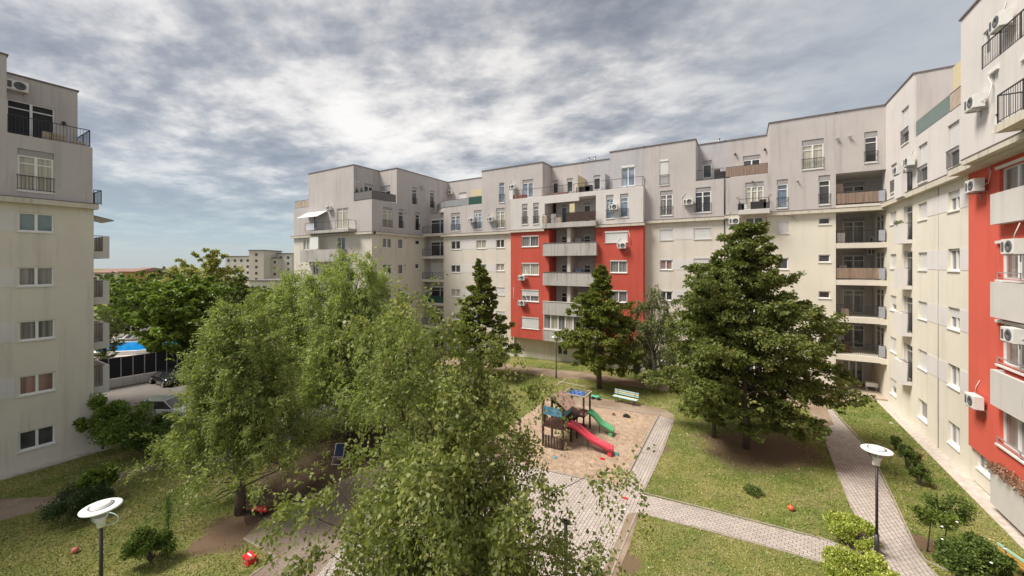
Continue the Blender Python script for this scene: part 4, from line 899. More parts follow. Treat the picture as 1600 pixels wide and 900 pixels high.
# ------------------------------------------------------------ shrubs
def shrub(loc, H, R0, label, mat=None, n=5000, ls=.09, group='shrubs on the lawns', name='shrub', wr=.5, flat=1.0, cat='shrub', stems=9, top=None):
    r = np.random.default_rng(int(abs(loc[0]*100+loc[1]*10))); t = thing(name, loc, label, cat, group); W = MB(); O = Vector(loc); cl = []
    for i in range(stems*3):
        a = r.random()*6.283; q = R0*(r.random()**.5)*.92; h = H*(.35+.62*r.random()*(1-(q/R0)**2*.5))
        e = Vector((math.cos(a)*q, math.sin(a)*q, h)); cl.append(tuple(e)); W.tube([O, O+Vector((e.x*.4, e.y*.4, h*.55)), O+e], [.014, .010, .004], 0, 4, cap=False)
    cl = np.array(cl); cid = r.integers(0, len(cl), n); rad = (R0*.30)*(.6+.8*r.random(len(cl)))
    q = unit(r.normal(size=(n, 3)))*(r.random((n, 1))**.45)*rad[cid][:, None]; C = cl[cid]+q; A_ = unit(r.normal(size=(n, 3)))+unit(cl[cid])*.6; A_[:, 2] += .2
    ok = C[:, 2] > .04; W.obj('stem', BARK, t); leaves('foliage', C[ok], A_[ok], ls*(.6+.8*r.random(ok.sum())), mat or LF_S, t, wr); return t
LF_V = leafmat('variegated_leaf', (0.174, 0.227, 0.031), (0.383, 0.437, 0.078), (0.783, 0.778, 0.281), .3)
LF_N = leafmat('dense_dark_leaf', (0.020, 0.039, 0.012), (0.039, 0.067, 0.022), (0.070, 0.105, 0.036), .2)
shrub(Gp(1334, 850), .85, .72, 'round yellow-green shrub on the lawn corner just left of the right lamp post', LF_V, 14000, .085)
shrub(Gp(1345, 915), .95, .85, 'yellow-green shrub at the bottom edge between the two paths', LF_V, 16000, .085)
shrub(Gp(122, 808), 1.3, 1.15, 'low wide dark shrub beside the dirt path on the left lawn', LF_N, 13000, .07)
shrub(Gp(150, 786), 1.9, .6, 'small light green leafy shrub growing out behind the low dark one', LF_G, 4500, .15, wr=.6)
shrub(Gp(236, 878), 1.5, .72, 'upright green shrub with one tall thin shoot near the left lamp post', LF_S, 7000, .085)
m = None; pp = Gp(262, 872); sh = thing('shrub', pp, 'single tall thin leafy shoot standing against the upright green shrub', 'shrub', 'shrubs on the lawns'); W = MB(); W.tube([pp, (pp[0]+.05, pp[1], pp[2]+2.4)], [.015, .004], 0, 5); W.obj('stem', BARK, sh); r = np.random.default_rng(3); k = 260; zz = r.random(k)*1.5+.9; leaves('foliage', np.stack([r.normal(size=k)*.05, r.normal(size=k)*.05, zz], 1), np.stack([r.normal(size=k), r.normal(size=k), np.full(k, 1.2)], 1), np.full(k, .09), LF_S, sh)
shrub(Gp(1176, 772), .35, .4, 'tiny low plant alone on the lawn under the largest dark tree', LF_S, 900, .07)
GS = 'rose shrubs in a row along the right wing'
shrub(Gp(1400, 704), 1.0, .28, 'dark rose shrub farthest back in the row beside the right wing', LF_S, 1300, .08, GS); shrub(Gp(1418, 734), 1.35, .38, 'tallest dark rose shrub, second from the back of the row', LF_S, 2300, .08, GS)
shrub(Gp(1430, 735), 1.0, .25, 'reddish brown shrub between two dark ones in the row', leafmat('russet_leaf', (.12, .05, .03), (.22, .1, .06), (.10, .12, .04), .3), 900, .08, GS)
shrub(Gp(1438, 760), 1.15, .34, 'dark rose shrub nearest the camera in the back row', LF_S, 2000, .08, GS)
for (px, py, h, lb) in ((1449, 862, 2.0, 'thin-stemmed standard rose left of the large rose shrub'), (1474, 868, 2.1, 'thin-stemmed standard rose touching the large rose shrub')):
    b_ = Gp(px, py); t = thing('rose_bush', b_, lb, 'shrub', 'standard roses'); W = MB(); W.tube([b_, (b_[0]+.15, b_[1]+.1, b_[2]+1.5)], [.025, .012], 0, 6); W.obj('stem', BARK, t)
    r = np.random.default_rng(px); k = 2200; q_ = unit(r.normal(size=(16, 3)))*(r.random((16, 1))**.5)*np.array([.62, .62, .6]); C = q_[r.integers(0, 16, k)]+unit(r.normal(size=(k, 3)))*(r.random((k, 1))**.6)*.24+np.array([.15, .1, h-.45]); leaves('foliage', C, unit(r.normal(size=(k, 3))), .08*(.6+.8*r.random(k)), LF_G if px < 1460 else LF_S, t, .6)
shrub(Gp(1525, 925), 1.8, .9, 'large rose shrub with white blooms at the bottom right', LF_S, 15000, .09, 'standard roses', name='rose_bush', wr=.6)
b_ = Gp(1520, 925); t = MB()
RB = [x for x in COL.objects if x.name.startswith('rose_bush') and x.type == 'EMPTY'][-1]
for k in range(7):
    a = random.random()*6.28; q = random.uniform(.4, .95); c = (b_[0]+q*math.cos(a), b_[1]+q*math.sin(a), b_[2]+random.uniform(.9, 2.0)); t.lathe([(0, 0), (.03, .01), (.04, .03), (.02, .045), (0, .04)], c, 0, 8)
t.obj('bloom', WHITE, RB)
GH = 'shrubs growing along the dark fence'
for i, (px, py, h, r0, mt, lb) in enumerate(((160, 700, 3.5, 1.1, LF_G, 'glossy rounded shrub touching the corner of the left building'), (195, 700, 2.8, 1.5, LF_G, 'sprawling green shrub overhanging the dark fence'), (240, 706, 2.2, 1.2, LF_S, 'deeper green shrub right of the sprawling one on the fence'), (275, 712, 2.1, 1.3, LF_S, 'shrub at the fence end, half behind the nearest willow'))):
    shrub(Gp(px, py+4), h, r0, lb, mt, 9000, .14, GH, wr=.6)
# ------------------------------------------------------------ lamp posts
def lamp(loc, label, H=4.0):
    t = thing('street_lamp', loc, label, 'street lamp', 'courtyard lamp posts'); x, y, z = loc
    m = MB(); m.tube([(x, y, z), (x, y, z+.9)], .07, 0, 12); m.tube([(x, y, z+.9), (x, y, z+H-.55)], .042, 0, 12); m.obj('pole', IRON, t)
    m = MB(); m.lathe([(.05, H-.62), (.085, H-.6), (.10, H-.42), (.17, H-.28), (.0, H-.28)], loc, 0, 18); m.box((x-.12, y-.04, z+H-.6), (x-.06, y+.04, z+H-.45)); m.obj('lamp_socket', WHITE, t)
    m = MB(); m.lathe([(.16, H-.28), (.24, H-.10), (.0, H-.08)], loc, 0, 20); m.obj('diffuser', GLASSP, t)
    m = MB()
    for k in range(3):
        a = 2.1*k+.4; m.bar((x+.1*math.cos(a), y+.1*math.sin(a), z+H-.42), (x+.3*math.cos(a), y+.3*math.sin(a), z+H-.05), .016)
    m.obj('bracket', WHITE, t)
    m = MB(); m.lathe([(.24, H-.07), (.445, H-.06), (.45, H-.04), (.42, H-.02), (.3, H+.0), (.22, H+.0), (.21, H+.05), (.17, H+.075), (.0, H+.08)], loc, 0, 32); m.lathe([(.0, H-.072), (.445, H-.062)], loc, 0, 32); m.obj('lamp_shade', WHITE, t)
    m = MB(); m.lathe([(.275, H+.006), (.262, H+.016), (.24, H+.01)], loc, 0, 28); m.obj('seal_ring', GRILLE, t)
    return t
lamp(Gp(1370, 873), 'white disc lamp on a black post beside the right hand path')
q = atD(158, 790, 11.0); ql = lamp((q[0], q[1], gz(q[0])), 'white disc lamp post on the left lawn with a wire ring at its side', q[2]-gz(q[0]))
ql.rotation_euler = (math.radians(0), 0, 0)
m = MB(); c = Vector((q[0], q[1], q[2]-.35)); pts = [c+Vector((.35+.33*math.cos(a)-.0, .2*math.cos(a), .18*math.sin(a)+.1)) for a in [k*.42 for k in range(16)]]; m.tube(pts, .012, 0, 5, cap=False); m.obj('wire_ring', plain('mint_plastic', (.45, .62, .55), .5), ql)
lamp(Gp(869, 591), 'distant small lamp post before the red building section', 4.1)
p = atpx(884, 10.5); t = thing('metal_pole', p, 'thin dark upright metal pole rising out of the birch foliage at the bottom', 'pole'); m = MB(); m.tube([p, (p[0], p[1], p[2]+3.9)], .05, 0, 8); m.obj('post', IRON, t); m = MB(); m.box((p[0]-.12, p[1]-.05, p[2]+3.82), (p[0]+.12, p[1]+.05, p[2]+3.9)); m.obj('cross_arm', IRON, t)

# ------------------------------------------------------------ benches
def bench(loc, rz, label, cols):
    t = thing('park_bench', loc, label, 'bench', 'slatted park benches'); t.rotation_euler.z = rz; x, y, z = loc; Wd = 1.95
    for k in range(3):
        m = MB(); m.box((x-Wd/2, y-.45+k*.15, z+.44), (x+Wd/2, y-.45+k*.15+.125, z+.475)); m.obj('seat_slat', cols[k % len(cols)], t, .006)
    for k in range(3):
        m = MB(); m.box((x-Wd/2, y+.02+k*.025, z+.56+k*.13), (x+Wd/2, y+.05+k*.025, z+.66+k*.13)); m.obj('back_slat', cols[(k+1) % len(cols)], t, .006)
    for s in (-.7, .7):
        m = MB(); m.tube([(x+s, y-.42, z), (x+s, y-.4, z+.43)], .03, 0, 6); m.tube([(x+s, y-.02, z), (x+s, y-.0, z+.43), (x+s, y+.1, z+.95)], .028, 0, 6); m.bar((x+s, y-.42, z+.42), (x+s, y, z+.42), .025); m.obj('leg', IRON, t)
    return t
P_B = plain('pale_blue_paint', (.42, .58, .62), .6); P_Y = plain('cream_yellow_paint', (.68, .60, .34), .6); P_G = plain('pale_green_paint', (.38, .58, .44), .6); P_O = plain('amber_paint', (.62, .36, .08), .6)
p = Gp(977, 631); bench((p[0], p[1]+.3, p[2]), -.12, 'pale blue and cream slatted bench under the dark tree behind the sandbox', [P_B, P_B, P_Y])
p = Gp(1612, 925); bench((p[0], p[1], p[2]), 1.9, 'amber and green slatted bench cut off by the bottom right corner', [P_G, P_O, P_O])

# ------------------------------------------------------------ playground
def at(x, y): return (x, y, gz(x))
X0, Y0 = -9.7, 21.7; zg = gz(X0)
ph = thing('timber_playhouse', at(X0, Y0), 'dark timber play tower with gabled plank roof and blue panel, in the sandbox', 'play tower')
def post(mb, x, y, z1, r=.055, z0=None): mb.box((x-r, y-r, zg if z0 is None else z0), (x+r, y+r, zg+z1))
for x in (-.65, .65):
    for y in (-.65, .65): m = MB(); post(m, X0+x, Y0+y, 2.55); m.obj('post', WOODD, ph)
m = MB(); m.box((X0-.7, Y0-.7, zg+1.2), (X0+.7, Y0+.7, zg+1.27)); m.obj('deck', WOODR, ph)
m = MB()
for k in range(9): y = Y0-.72+k*.165; m.quad((X0-.95, y, zg+2.45), (X0-.95, y+.135, zg+2.45), (X0, y+.135, zg+3.15), (X0, y, zg+3.15)); m.quad((X0-.95, y, zg+2.41), (X0-.95, y+.135, zg+2.41), (X0, y+.135, zg+3.11), (X0, y, zg+3.11)); m.quad((X0-.95, y, zg+2.41), (X0-.95, y, zg+2.45), (X0, y, zg+3.15), (X0, y, zg+3.11))
for k in range(9): y = Y0-.72+k*.165; m.quad((X0+.95, y, zg+2.45), (X0+.95, y+.135, zg+2.45), (X0, y+.135, zg+3.15), (X0, y, zg+3.15)); m.quad((X0+.95, y, zg+2.41), (X0+.95, y+.135, zg+2.41), (X0, y+.135, zg+3.11), (X0, y, zg+3.11)); m.quad((X0+.95, y, zg+2.41), (X0+.95, y, zg+2.45), (X0, y, zg+3.15), (X0, y, zg+3.11))
m.obj('roof', plain('faded_roof_planks', (.40, .25, .20), .8, var=.4, scale=4), ph)
BLP = plain('faded_blue_paint', (.07, .22, .33), .7, var=.45, scale=5)
m = MB(); m.box((X0-.6, Y0-.72, zg+1.95), (X0+.6, Y0-.69, zg+2.45)); m.box((X0+.69, Y0-.6, zg+1.95), (X0+.72, Y0+.6, zg+2.45)); m.obj('blue_panel', BLP, ph)
m = MB()
for k in range(11): x = X0-.6+k*.12; m.box((x, Y0-.73, zg+1.2), (x+.07, Y0-.70, zg+1.85))
for k in range(5): y = Y0-.6+k*.12; m.box((X0-.73, y*1, zg+1.2), (X0-.70, y+.07, zg+1.85))
m.obj('railing', WOODD, ph)
m = MB()
for k in range(6): m.box((X0-.5+k*.19, Y0-.75, zg), (X0-.5+k*.19+.15, Y0-.72, zg+.75))
m.obj('base_boards', WOODD, ph)
X1, Y1 = -9.35, 24.2
pt = thing('climbing_tower', at(X1, Y1), 'open timber frame tower with blue tarpaulin draped over its top, green slide at its side', 'play tower')
for x in (-.65, .65):
    for y in (-.6, .6): m = MB(); post(m, X1+x, Y1+y, 2.5, .05); m.obj('post', WOODD, pt)
m = MB(); m.box((X1-.7, Y1-.65, zg+1.15), (X1+.7, Y1+.65, zg+1.22)); m.obj('deck', WOODR, pt)
m = MB()
for a, b in (((-.75, -.65), (.75, -.65)), ((.75, -.65), (.75, .65)), ((.75, .65), (-.75, .65)), ((-.75, .65), (-.75, -.65))): m.bar((X1+a[0], Y1+a[1], zg+2.5), (X1+b[0], Y1+b[1], zg+2.5), .05)
for a in (-.5, -.1, .3): m.bar((X1+a, Y1-.65, zg+1.75), (X1+a, Y1-.65, zg+1.2), .03)
m.bar((X1-.65, Y1-.65, zg+1.8), (X1+.65, Y1-.65, zg+1.8), .035); m.bar((X1-1.6, Y1+.4, zg+2.9), (X1+.3, Y1+.5, zg+2.8), .035); m.bar((X1-1.5, Y1-.4, zg+2.75), (X1-1.2, Y1+.9, zg+2.95), .04); m.obj('top_frame', WOODT, pt)
m = MB(); n_ = 10
hh = [[zg+2.42-.22*math.sin(math.pi*i/n_)*math.sin(math.pi*j/n_)+.05*math.sin(i*2.1+j*1.3) for j in range(n_+1)] for i in range(n_+1)]
for i in range(n_):
    for j in range(n_):
        f_ = lambda i, j: (X1-.62+1.1*i/n_, Y1-.45+.98*j/n_, hh[i][j]); m.quad(f_(i, j), f_(i+1, j), f_(i+1, j+1), f_(i, j+1), 0, True)
m.obj('tarpaulin', plain('blue_tarp', (.045, .10, .28), .5, var=.3), pt)
m = MB(); m.box((X1-.5, Y1-.9, zg+.3), (X1+.9, Y1-.62, zg+.36)); m.box((X1-.4, Y1-.8, zg), (X1-.3, Y1-.7, zg+.3)); m.box((X1+.7, Y1-.8, zg), (X1+.8, Y1-.7, zg+.3)); m.box((X1-.5, Y1-.62, zg+.55), (X1+.9, Y1-.58, zg+.75)); m.obj('side_boards', WOODR, pt)
br = thing('plank_bridge', at((X0+X1)/2, 22.95), 'sloping dark plank bridge roof joining the two timber towers', 'bridge'); m = MB()
for k in range(7): y = 22.38+k*.17; m.quad((X1-1.1, y, zg+2.3), (X1-1.1, y+.15, zg+2.3), (X1+.5, y+.15, zg+1.5), (X1+.5, y, zg+1.5)); m.quad((X1-1.1, y, zg+2.26), (X1-1.1, y+.15, zg+2.26), (X1+.5, y+.15, zg+1.46), (X1+.5, y, zg+1.46))
m.obj('plank_roof', WOODD, br); m = MB()
for x in (-1.0, .45): m.box((X1+x-.04, 22.9, zg), (X1+x+.04, 22.98, zg+(2.25 if x < 0 else 1.5)))
m.box((X1-1, 22.4, zg+1.2), (X1+.4, 23.5, zg+1.25)); m.obj('support', WOODD, br)
def slide(a, b, mat, label):
    ax, ay, az = a; bx, by, bz = b; t = thing('slide', (bx, by, bz), label, 'slide', 'plastic slides in the sandbox')
    d = Vector((bx-ax, by-ay, 0)); ln = d.length; d.normalize(); s = Vector((-d.y, d.x, 0)); n_ = 26; H = az-bz; rows = []
    sec = [(-.26, .16), (-.25, .20), (-.215, .19), (-.19, .02), (0, -.01), (.19, .02), (.215, .19), (.25, .20), (.26, .16), (.24, -.06), (0, -.08), (-.24, -.06)]
    for i in range(n_+1):
        u = i/n_; z = bz + .28 + (H-.28)*(1-u)**1.0*(1 if u < .9 else 1) + .07*math.sin(u*2*math.pi*1.25); z = bz+.26+(H-.26)*(.5+.5*math.cos(math.pi*min(1, u*1.03)))*.35 + (H-.26)*(1-min(1, u*1.06))*.65 + .05*math.sin(u*9)
        c = Vector((ax, ay, 0)) + d*ln*u; rows.append([tuple(c+s*p[0]+Vector((0, 0, z+p[1]))) for p in sec])
    m = MB(); k = len(sec); m.v = [p for r_ in rows for p in r_]
    for i in range(n_):
        for j in range(k): q_ = (j+1) % k; m.f.append((i*k+j, i*k+q_, (i+1)*k+q_, (i+1)*k+j)); m.m.append(0); m.sm.append(True)
    m.f.append(tuple(range(k))); m.m.append(0); m.sm.append(False); m.f.append(tuple(n_*k+j for j in range(k))); m.m.append(0); m.sm.append(False)
    m.obj('chute', mat, t); m = MB(); c = Vector((bx, by, bz)) - d*.12
    pr = [c-s*.24-d*.1, c+s*.24-d*.1, c+s*.24+d*.12, c-s*.24+d*.12]
    for i in range(4): m.quad(tuple(pr[i]), tuple(pr[(i+1) % 4]), tuple(pr[(i+1) % 4]+Vector((0, 0, .24))), tuple(pr[i]+Vector((0, 0, .24))))
    m.obj('foot', mat, t); m = MB(); c = Vector((ax, ay, 0)) + d*ln*.45; m.bar((c.x, c.y, bz), (c.x, c.y, bz+H*.5), .03); m.obj('support_leg', IRON, t)
PINK = plain('red_pink_plastic', (.62, .055, .085), .35, var=.1); GRN = plain('green_plastic', (.12, .42, .20), .35, var=.1)
e1_, e2_ = Gp(957, 712), Gp(958, 681)
slide((X0+.72, e1_[1]+.05, zg+1.3), e1_, PINK, 'long red-pink slide, nearer of the two, ending in the sand'); slide((X1+.72, e2_[1]+.0, zg+1.25), e2_, GRN, 'green slide, farther of the two, ending in the sand')

# ------------------------------------------------------------ toys
def toyobj(name, px, py, label, build, mat, group='toys left lying about'):
    p = Gp(px, py); t = MB(); build(t, p); o = t.obj(name, mat); tag(o, label, 'toy', group); return o
TR = plain('toy_red', (.60, .03, .04), .35); TG = plain('toy_green', (.06, .42, .24), .4); TB = plain('toy_black', (.02, .02, .022), .5); TO = plain('toy_orange', (.65, .12, .05), .4); TPK = plain('toy_pink', (.62, .18, .16), .5); TY = plain('toy_yellow', (.7, .55, .12), .4); TT = plain('toy_teal', (.1, .35, .38), .4)
def ball(r_): return lambda m, p: m.lathe([(r_*math.sin(a*math.pi/10), r_-r_*math.cos(a*math.pi/10)) for a in range(11)], p, 0, 16)
toyobj('ball', 1236, 798, 'orange ball on the lawn beside the largest dark tree', ball(.12), TO); toyobj('ball', 117, 864, 'pink deflated ball on the grass left of the left lamp', ball(.11), TPK); toyobj('ball', 449, 776, 'dark ball on the bare soil under the willows', ball(.10), TB)
def rideon(px, py, label, c1, rz):
    p = Gp(px, py); t = thing('ride_on_toy', p, label, 'ride-on toy', 'ride-on toys'); t.rotation_euler.z = rz; x, y, z = p
    m = MB(); st = [(-.38, .10, .16, .26), (-.30, .14, .14, .34), (-.12, .12, .14, .30), (.05, .12, .14, .29), (.18, .14, .12, .40), (.30, .13, .12, .34), (.40, .08, .14, .24)]
    k = 8; m.v = [(x+s, y+w*math.cos(a*math.pi/4), z+(lo_+hi)/2+(hi-lo_)/2*math.sin(a*math.pi/4)) for s, w, lo_, hi in st for a in range(k)]
    for i in range(len(st)-1):
        for j in range(k): q_ = (j+1) % k; m.f.append((i*k+j, i*k+q_, (i+1)*k+q_, (i+1)*k+j)); m.m.append(0); m.sm.append(True)
    m.f += [tuple(range(k)), tuple((len(st)-1)*k+j for j in range(k))]; m.m += [0, 0]; m.sm += [False]*2
    m.obj('body', c1, t)
    for sx in (-.25, .25):
        for sy in (-.14, .14): w = MB(); w.tube([(x+sx, y+sy-.03, z+.1), (x+sx, y+sy+.03, z+.1)], .1, 0, 12); w.obj('wheel', TB, t)
    m = MB(); m.bar((x+.2, y, z+.36), (x+.15, y, z+.5), .018); m.bar((x+.15, y-.14, z+.5), (x+.15, y+.14, z+.5), .018); m.obj('handlebar', TB, t)
rideon(405, 803, 'red ride-on toy lying at the trunk of the nearest willow', TR, .3); rideon(931, 624, 'green ride-on toy on the path left of the pale blue bench', TG, .0)
def rbox(m, p): m.box((p[0]-.2, p[1]-.14, p[2]+.02), (p[0]+.2, p[1]+.14, p[2]+.26)); m.box((p[0]-.22, p[1]-.16, p[2]+.262), (p[0]+.22, p[1]+.16, p[2]+.30))
o = toyobj('toy_box', 390, 880, 'bright red plastic box on the grass at the paving edge', rbox, TR); mm = MB(); p = Gp(390, 880); mm.box((p[0]-.14, p[1]-.02, p[2]+.301), (p[0]+.14, p[1]+.02, p[2]+.33)); mm.obj('lid_trim', WHITE, o)
def chip(a, b, c): return lambda m, p: (m.box((p[0]-a, p[1]-b, p[2]+.005), (p[0]+a, p[1]+b, p[2]+c)), m.box((p[0]-a*.5, p[1]-b*.6, p[2]+c), (p[0]+a*.5, p[1]+b*.6, p[2]+c*1.6)))
toyobj('toy_shovel', 976, 779, 'red toy piece lying on the pavers below the sandbox corner', chip(.14, .05, .04), TR); toyobj('paper_scrap', 976, 796, 'white scrap on the pavers below the red toy piece', chip(.05, .04, .01), WHITE, 'litter')
toyobj('sand_mould', 941, 718, 'red sand mould in front of the red-pink slide end', chip(.12, .07, .06), TR); toyobj('sand_bucket', 964, 711, 'teal sand toy beside the red-pink slide end', chip(.09, .09, .1), TT); toyobj('toy_truck', 979, 652, 'black toy truck in the sand right of the green slide', chip(.22, .12, .14), TB); toyobj('sand_mould', 959, 649, 'small brown toy in the sand left of the black toy truck', chip(.1, .07, .12), WOODR); toyobj('sand_mould', 984, 658, 'yellow sand mould beside the black toy truck', chip(.1, .06, .04), TY); toyobj('sand_mould', 867, 716, 'teal sand mould half hidden by the birch', chip(.1, .1, .05), TT); toyobj('paper_scrap', 1393, 661, 'white scrap on the grass along the right wing', chip(.09, .06, .01), WHITE, 'litter')
def folding_chair(px, py, rz, label, seatm, grp=None, name='folding_chair'):
    p = Gp(px, py); t = thing(name, p, label, 'chair', grp); t.rotation_euler.z = rz; x, y, z = p
    m = MB()
    for s in (-.26, .26): m.tube([(x+s, y-.3, z), (x+s, y+.05, z+.42), (x+s, y+.25, z+.95)], .016, 0, 6); m.tube([(x+s, y+.3, z), (x+s, y-.25, z+.42)], .016, 0, 6)
    for yy, zz_ in ((-.3, .02), (.3, .02), (.25, .95), (-.25, .42)): m.bar((x-.26, y+yy, z+zz_), (x+.26, y+yy, z+zz_), .016)
    m.obj('frame', WHITE, t); m = MB(); m.quad((x-.25, y-.25, z+.42), (x+.25, y-.25, z+.42), (x+.25, y+.05, z+.40), (x-.25, y+.05, z+.40)); m.obj('seat', seatm, t); m = MB(); m.quad((x-.25, y+.06, z+.44), (x+.25, y+.06, z+.44), (x+.25, y+.24, z+.92), (x-.25, y+.24, z+.92)); m.obj('backrest', seatm, t)
folding_chair(529, 722, .5, 'folding chair with white frame and navy seat in the shade of the willows', plain('navy_cloth', (.02, .045, .11), .8))
# porch things
folding_chair(1322, 606, 2.2, 'dark folding lounger on the ground floor porch', plain('dark_cloth', (.05, .05, .05), .8), 'porch chairs')
p = Gp(1361, 612); t = thing('side_table', (p[0], p[1], .15), 'small table with white cloth on the ground floor porch', 'table'); m = MB()
for a in (-.3, .3):
    for b in (-.2, .2): m.bar((p[0]+a, p[1]+b, .15), (p[0]+a, p[1]+b, .8), .02)
m.obj('leg_frame', WHITE, t); m = MB(); m.box((p[0]-.38, p[1]-.27, .8), (p[0]+.38, p[1]+.27, .83)); m.box((p[0]-.385, p[1]-.28, .5), (p[0]+.385, p[1]-.272, .832)); m.obj('tablecloth', WHITE, t)

# ------------------------------------------------------------ cars, fence, pool
def car(loc, rz, label, paint):
    t = thing('parked_car', loc, label, 'car', 'cars in the parking lane'); t.rotation_euler.z = rz; x, y, z = loc
    st = [(-2.05, .62, .45, .60), (-1.98, .80, .30, .78), (-1.4, .86, .22, .88), (0, .88, .2, .90), (1.0, .86, .22, .88), (1.75, .80, .26, .78), (2.03, .66, .35, .62)]
    m = MB()
    pr = lambda w, lo_, hi: [(-w*.9, lo_), (-w, (lo_+hi)*.5), (-w*.97, hi*.97), (-w*.8, hi), (w*.8, hi), (w*.97, hi*.97), (w, (lo_+hi)*.5), (w*.9, lo_)]
    k = 8; m.v = [(x+s, y+q_[0], z+q_[1]) for s, w, lo_, hi in st for q_ in pr(w, lo_, hi)]
    for i in range(len(st)-1):
        for j in range(k): q_ = (j+1) % k; m.f.append((i*k+j, i*k+q_, (i+1)*k+q_, (i+1)*k+j)); m.m.append(0); m.sm.append(True)
    m.f += [tuple(range(k)), tuple((len(st)-1)*k+j for j in range(k))]; m.m += [0, 0]; m.sm += [False]*2
    body = m.obj('body', paint, t)
    m = MB(); lo4 = [(-1.85, -.76), (1.0, -.76), (1.0, .76), (-1.85, .76)]; hi4 = [(-1.45, -.60), (.25, -.60), (.25, .60), (-1.45, .60)]
    for i in range(4):
        a, b = lo4[i], lo4[(i+1) % 4]; c, d_ = hi4[(i+1) % 4], hi4[i]; m.quad((x+a[0], y+a[1], z+.87), (x+b[0], y+b[1], z+.87), (x+c[0], y+c[1], z+1.42), (x+d_[0], y+d_[1], z+1.42))
    m.obj('window', GD, t); m = MB(); m.box((x-1.47, y-.62, z+1.41), (x+.27, y+.62, z+1.46))
    for i in range(4): a, d_ = lo4[i], hi4[i]; m.bar((x+a[0], y+a[1], z+.87), (x+d_[0], y+d_[1], z+1.43), .035)
    for s in (-1, 1): m.bar((x-.45, y+s*.77, z+.87), (x-.5, y+s*.61, z+1.42), .03)
    m.obj('roof', paint, t, .02)
    for sx in (-1.3, 1.3):
        for sy in (-.82, .82): w = MB(); w.tube([(x+sx, y+sy-.1, z+.31), (x+sx, y+sy+.1, z+.31)], .31, 0, 18); o = w.obj('wheel', TB, t); w = MB(); w.tube([(x+sx, y+sy-.105, z+.31), (x+sx, y+sy+.105, z+.31)], .19, 0, 12); w.obj('rim', STEEL, o)
    for sy in (-.55, .55): w = MB(); w.box((x+1.93, y+sy-.16, z+.55), (x+2.03, y+sy+.16, z+.68)); w.obj('headlight', WHITE, t, .02)
    w = MB(); w.box((x+2.0, y-.25, z+.4), (x+2.06, y+.25, z+.5)); w.obj('number_plate', WHITE, t)
CW = plain('silver_white_paint', (.62, .66, .67), .2, .2, var=.02); CB = plain('black_paint', (.012, .012, .014), .15, 0, var=.02)
for mt in (CW, CB): mt.node_tree.nodes['Principled BSDF'].inputs['Coat Weight'].default_value = 1
p = Gp(262, 652); car((p[0], p[1], p[2]+.012), .55, 'silver-white car partly hidden by the nearest willow', CW)
p = Gp(262, 600); car((p[0], p[1], p[2]+.008), 2.9+.3, 'black car parked by the concrete wall under the bright green tree', CB)
fw0, fw1 = Vector(G((120, 616))[0]), Vector(G((360, 574))[0]); zf = gz(-46)
fd = (fw1-fw0); fl_ = fd.length; fd = fd.normalized(); fn = Vector((-fd.y, fd.x))
def seg(mb, u0, u1, o0, o1, z0, z1):
    P_ = [fw0+fd*u0+fn*o0, fw0+fd*u1+fn*o0, fw0+fd*u1+fn*o1, fw0+fd*u0+fn*o1]
    for lo_, hi in ((z0, z1),):
        b_ = [(*p, lo_) for p in P_]; t_ = [(*p, hi) for p in P_]; mb.quad(*t_); mb.quad(*b_)
        for i in range(4): mb.quad(b_[i], b_[(i+1) % 4], t_[(i+1) % 4], t_[i])
gw_ = MB(); seg(gw_, 0, fl_, 0, .25, zf, zf+.85); o = gw_.obj('garden_wall', CONCL); tag(o, 'low pale concrete wall along the far side of the parking lane', 'wall')
ft = thing('mesh_fence', (*fw0, zf+.85), 'tall fence of black shade netting on the low concrete wall before the pool', 'fence')
m = MB(); seg(m, 0, fl_, .1, .14, zf+.87, zf+2.85); m.obj('shade_netting', plain('black_netting', (.012, .012, .018), .8), ft)
for k in range(14): m = MB(); seg(m, k*fl_/14+.3, k*fl_/14+.37, .03, .09, zf+.85, zf+2.9); m.obj('post', STEEL, ft)
WAT, n, b = nt('pool_water'); v = mapping(n); f = noise(n, v, 1.2, 4, .6, 1); L(n, ramp(n, f, [(.35, (.0, .20, .62)), (.65, (.02, .33, .80))]), b.inputs['Base Color']); b.inputs['Roughness'].default_value = .12
po = thing('swimming_pool', (*Gp(235, 547)[:2], zf), 'bright blue swimming pool with a white rim behind the black fence', 'pool')
pool = G((150, 556), (215, 553), (262, 548), (330, 542), (340, 533), (260, 536), (185, 540), (150, 543)); cx_ = sum(p[0] for p in pool)/8; cy_ = sum(p[1] for p in pool)/8
m = MB(); out = [(cx_+(p[0]-cx_)*1.06, cy_+(p[1]-cy_)*1.12) for p in pool]; zp = zf+.5
for i in range(8): a, b_, c, d_ = pool[i], pool[(i+1) % 8], out[(i+1) % 8], out[i]; m.quad((*a, zp), (*b_, zp), (*c, zp), (*d_, zp)); m.quad((*d_, zp), (*c, zp), (*c, zf), (*d_, zf)); m.quad((*a, zp-.1), (*b_, zp-.1), (*b_, zp), (*a, zp))
m.obj('pool_rim', SILL, po); m = MB(); m.poly([(*p, zp-.08) for p in pool]); m.obj('water', WAT, po)
m = MB(); m.poly([(*p, zf+.006) for p in G((100, 560), (360, 552), (360, 520), (100, 524))]); struct('pavement', m, STRIPM)
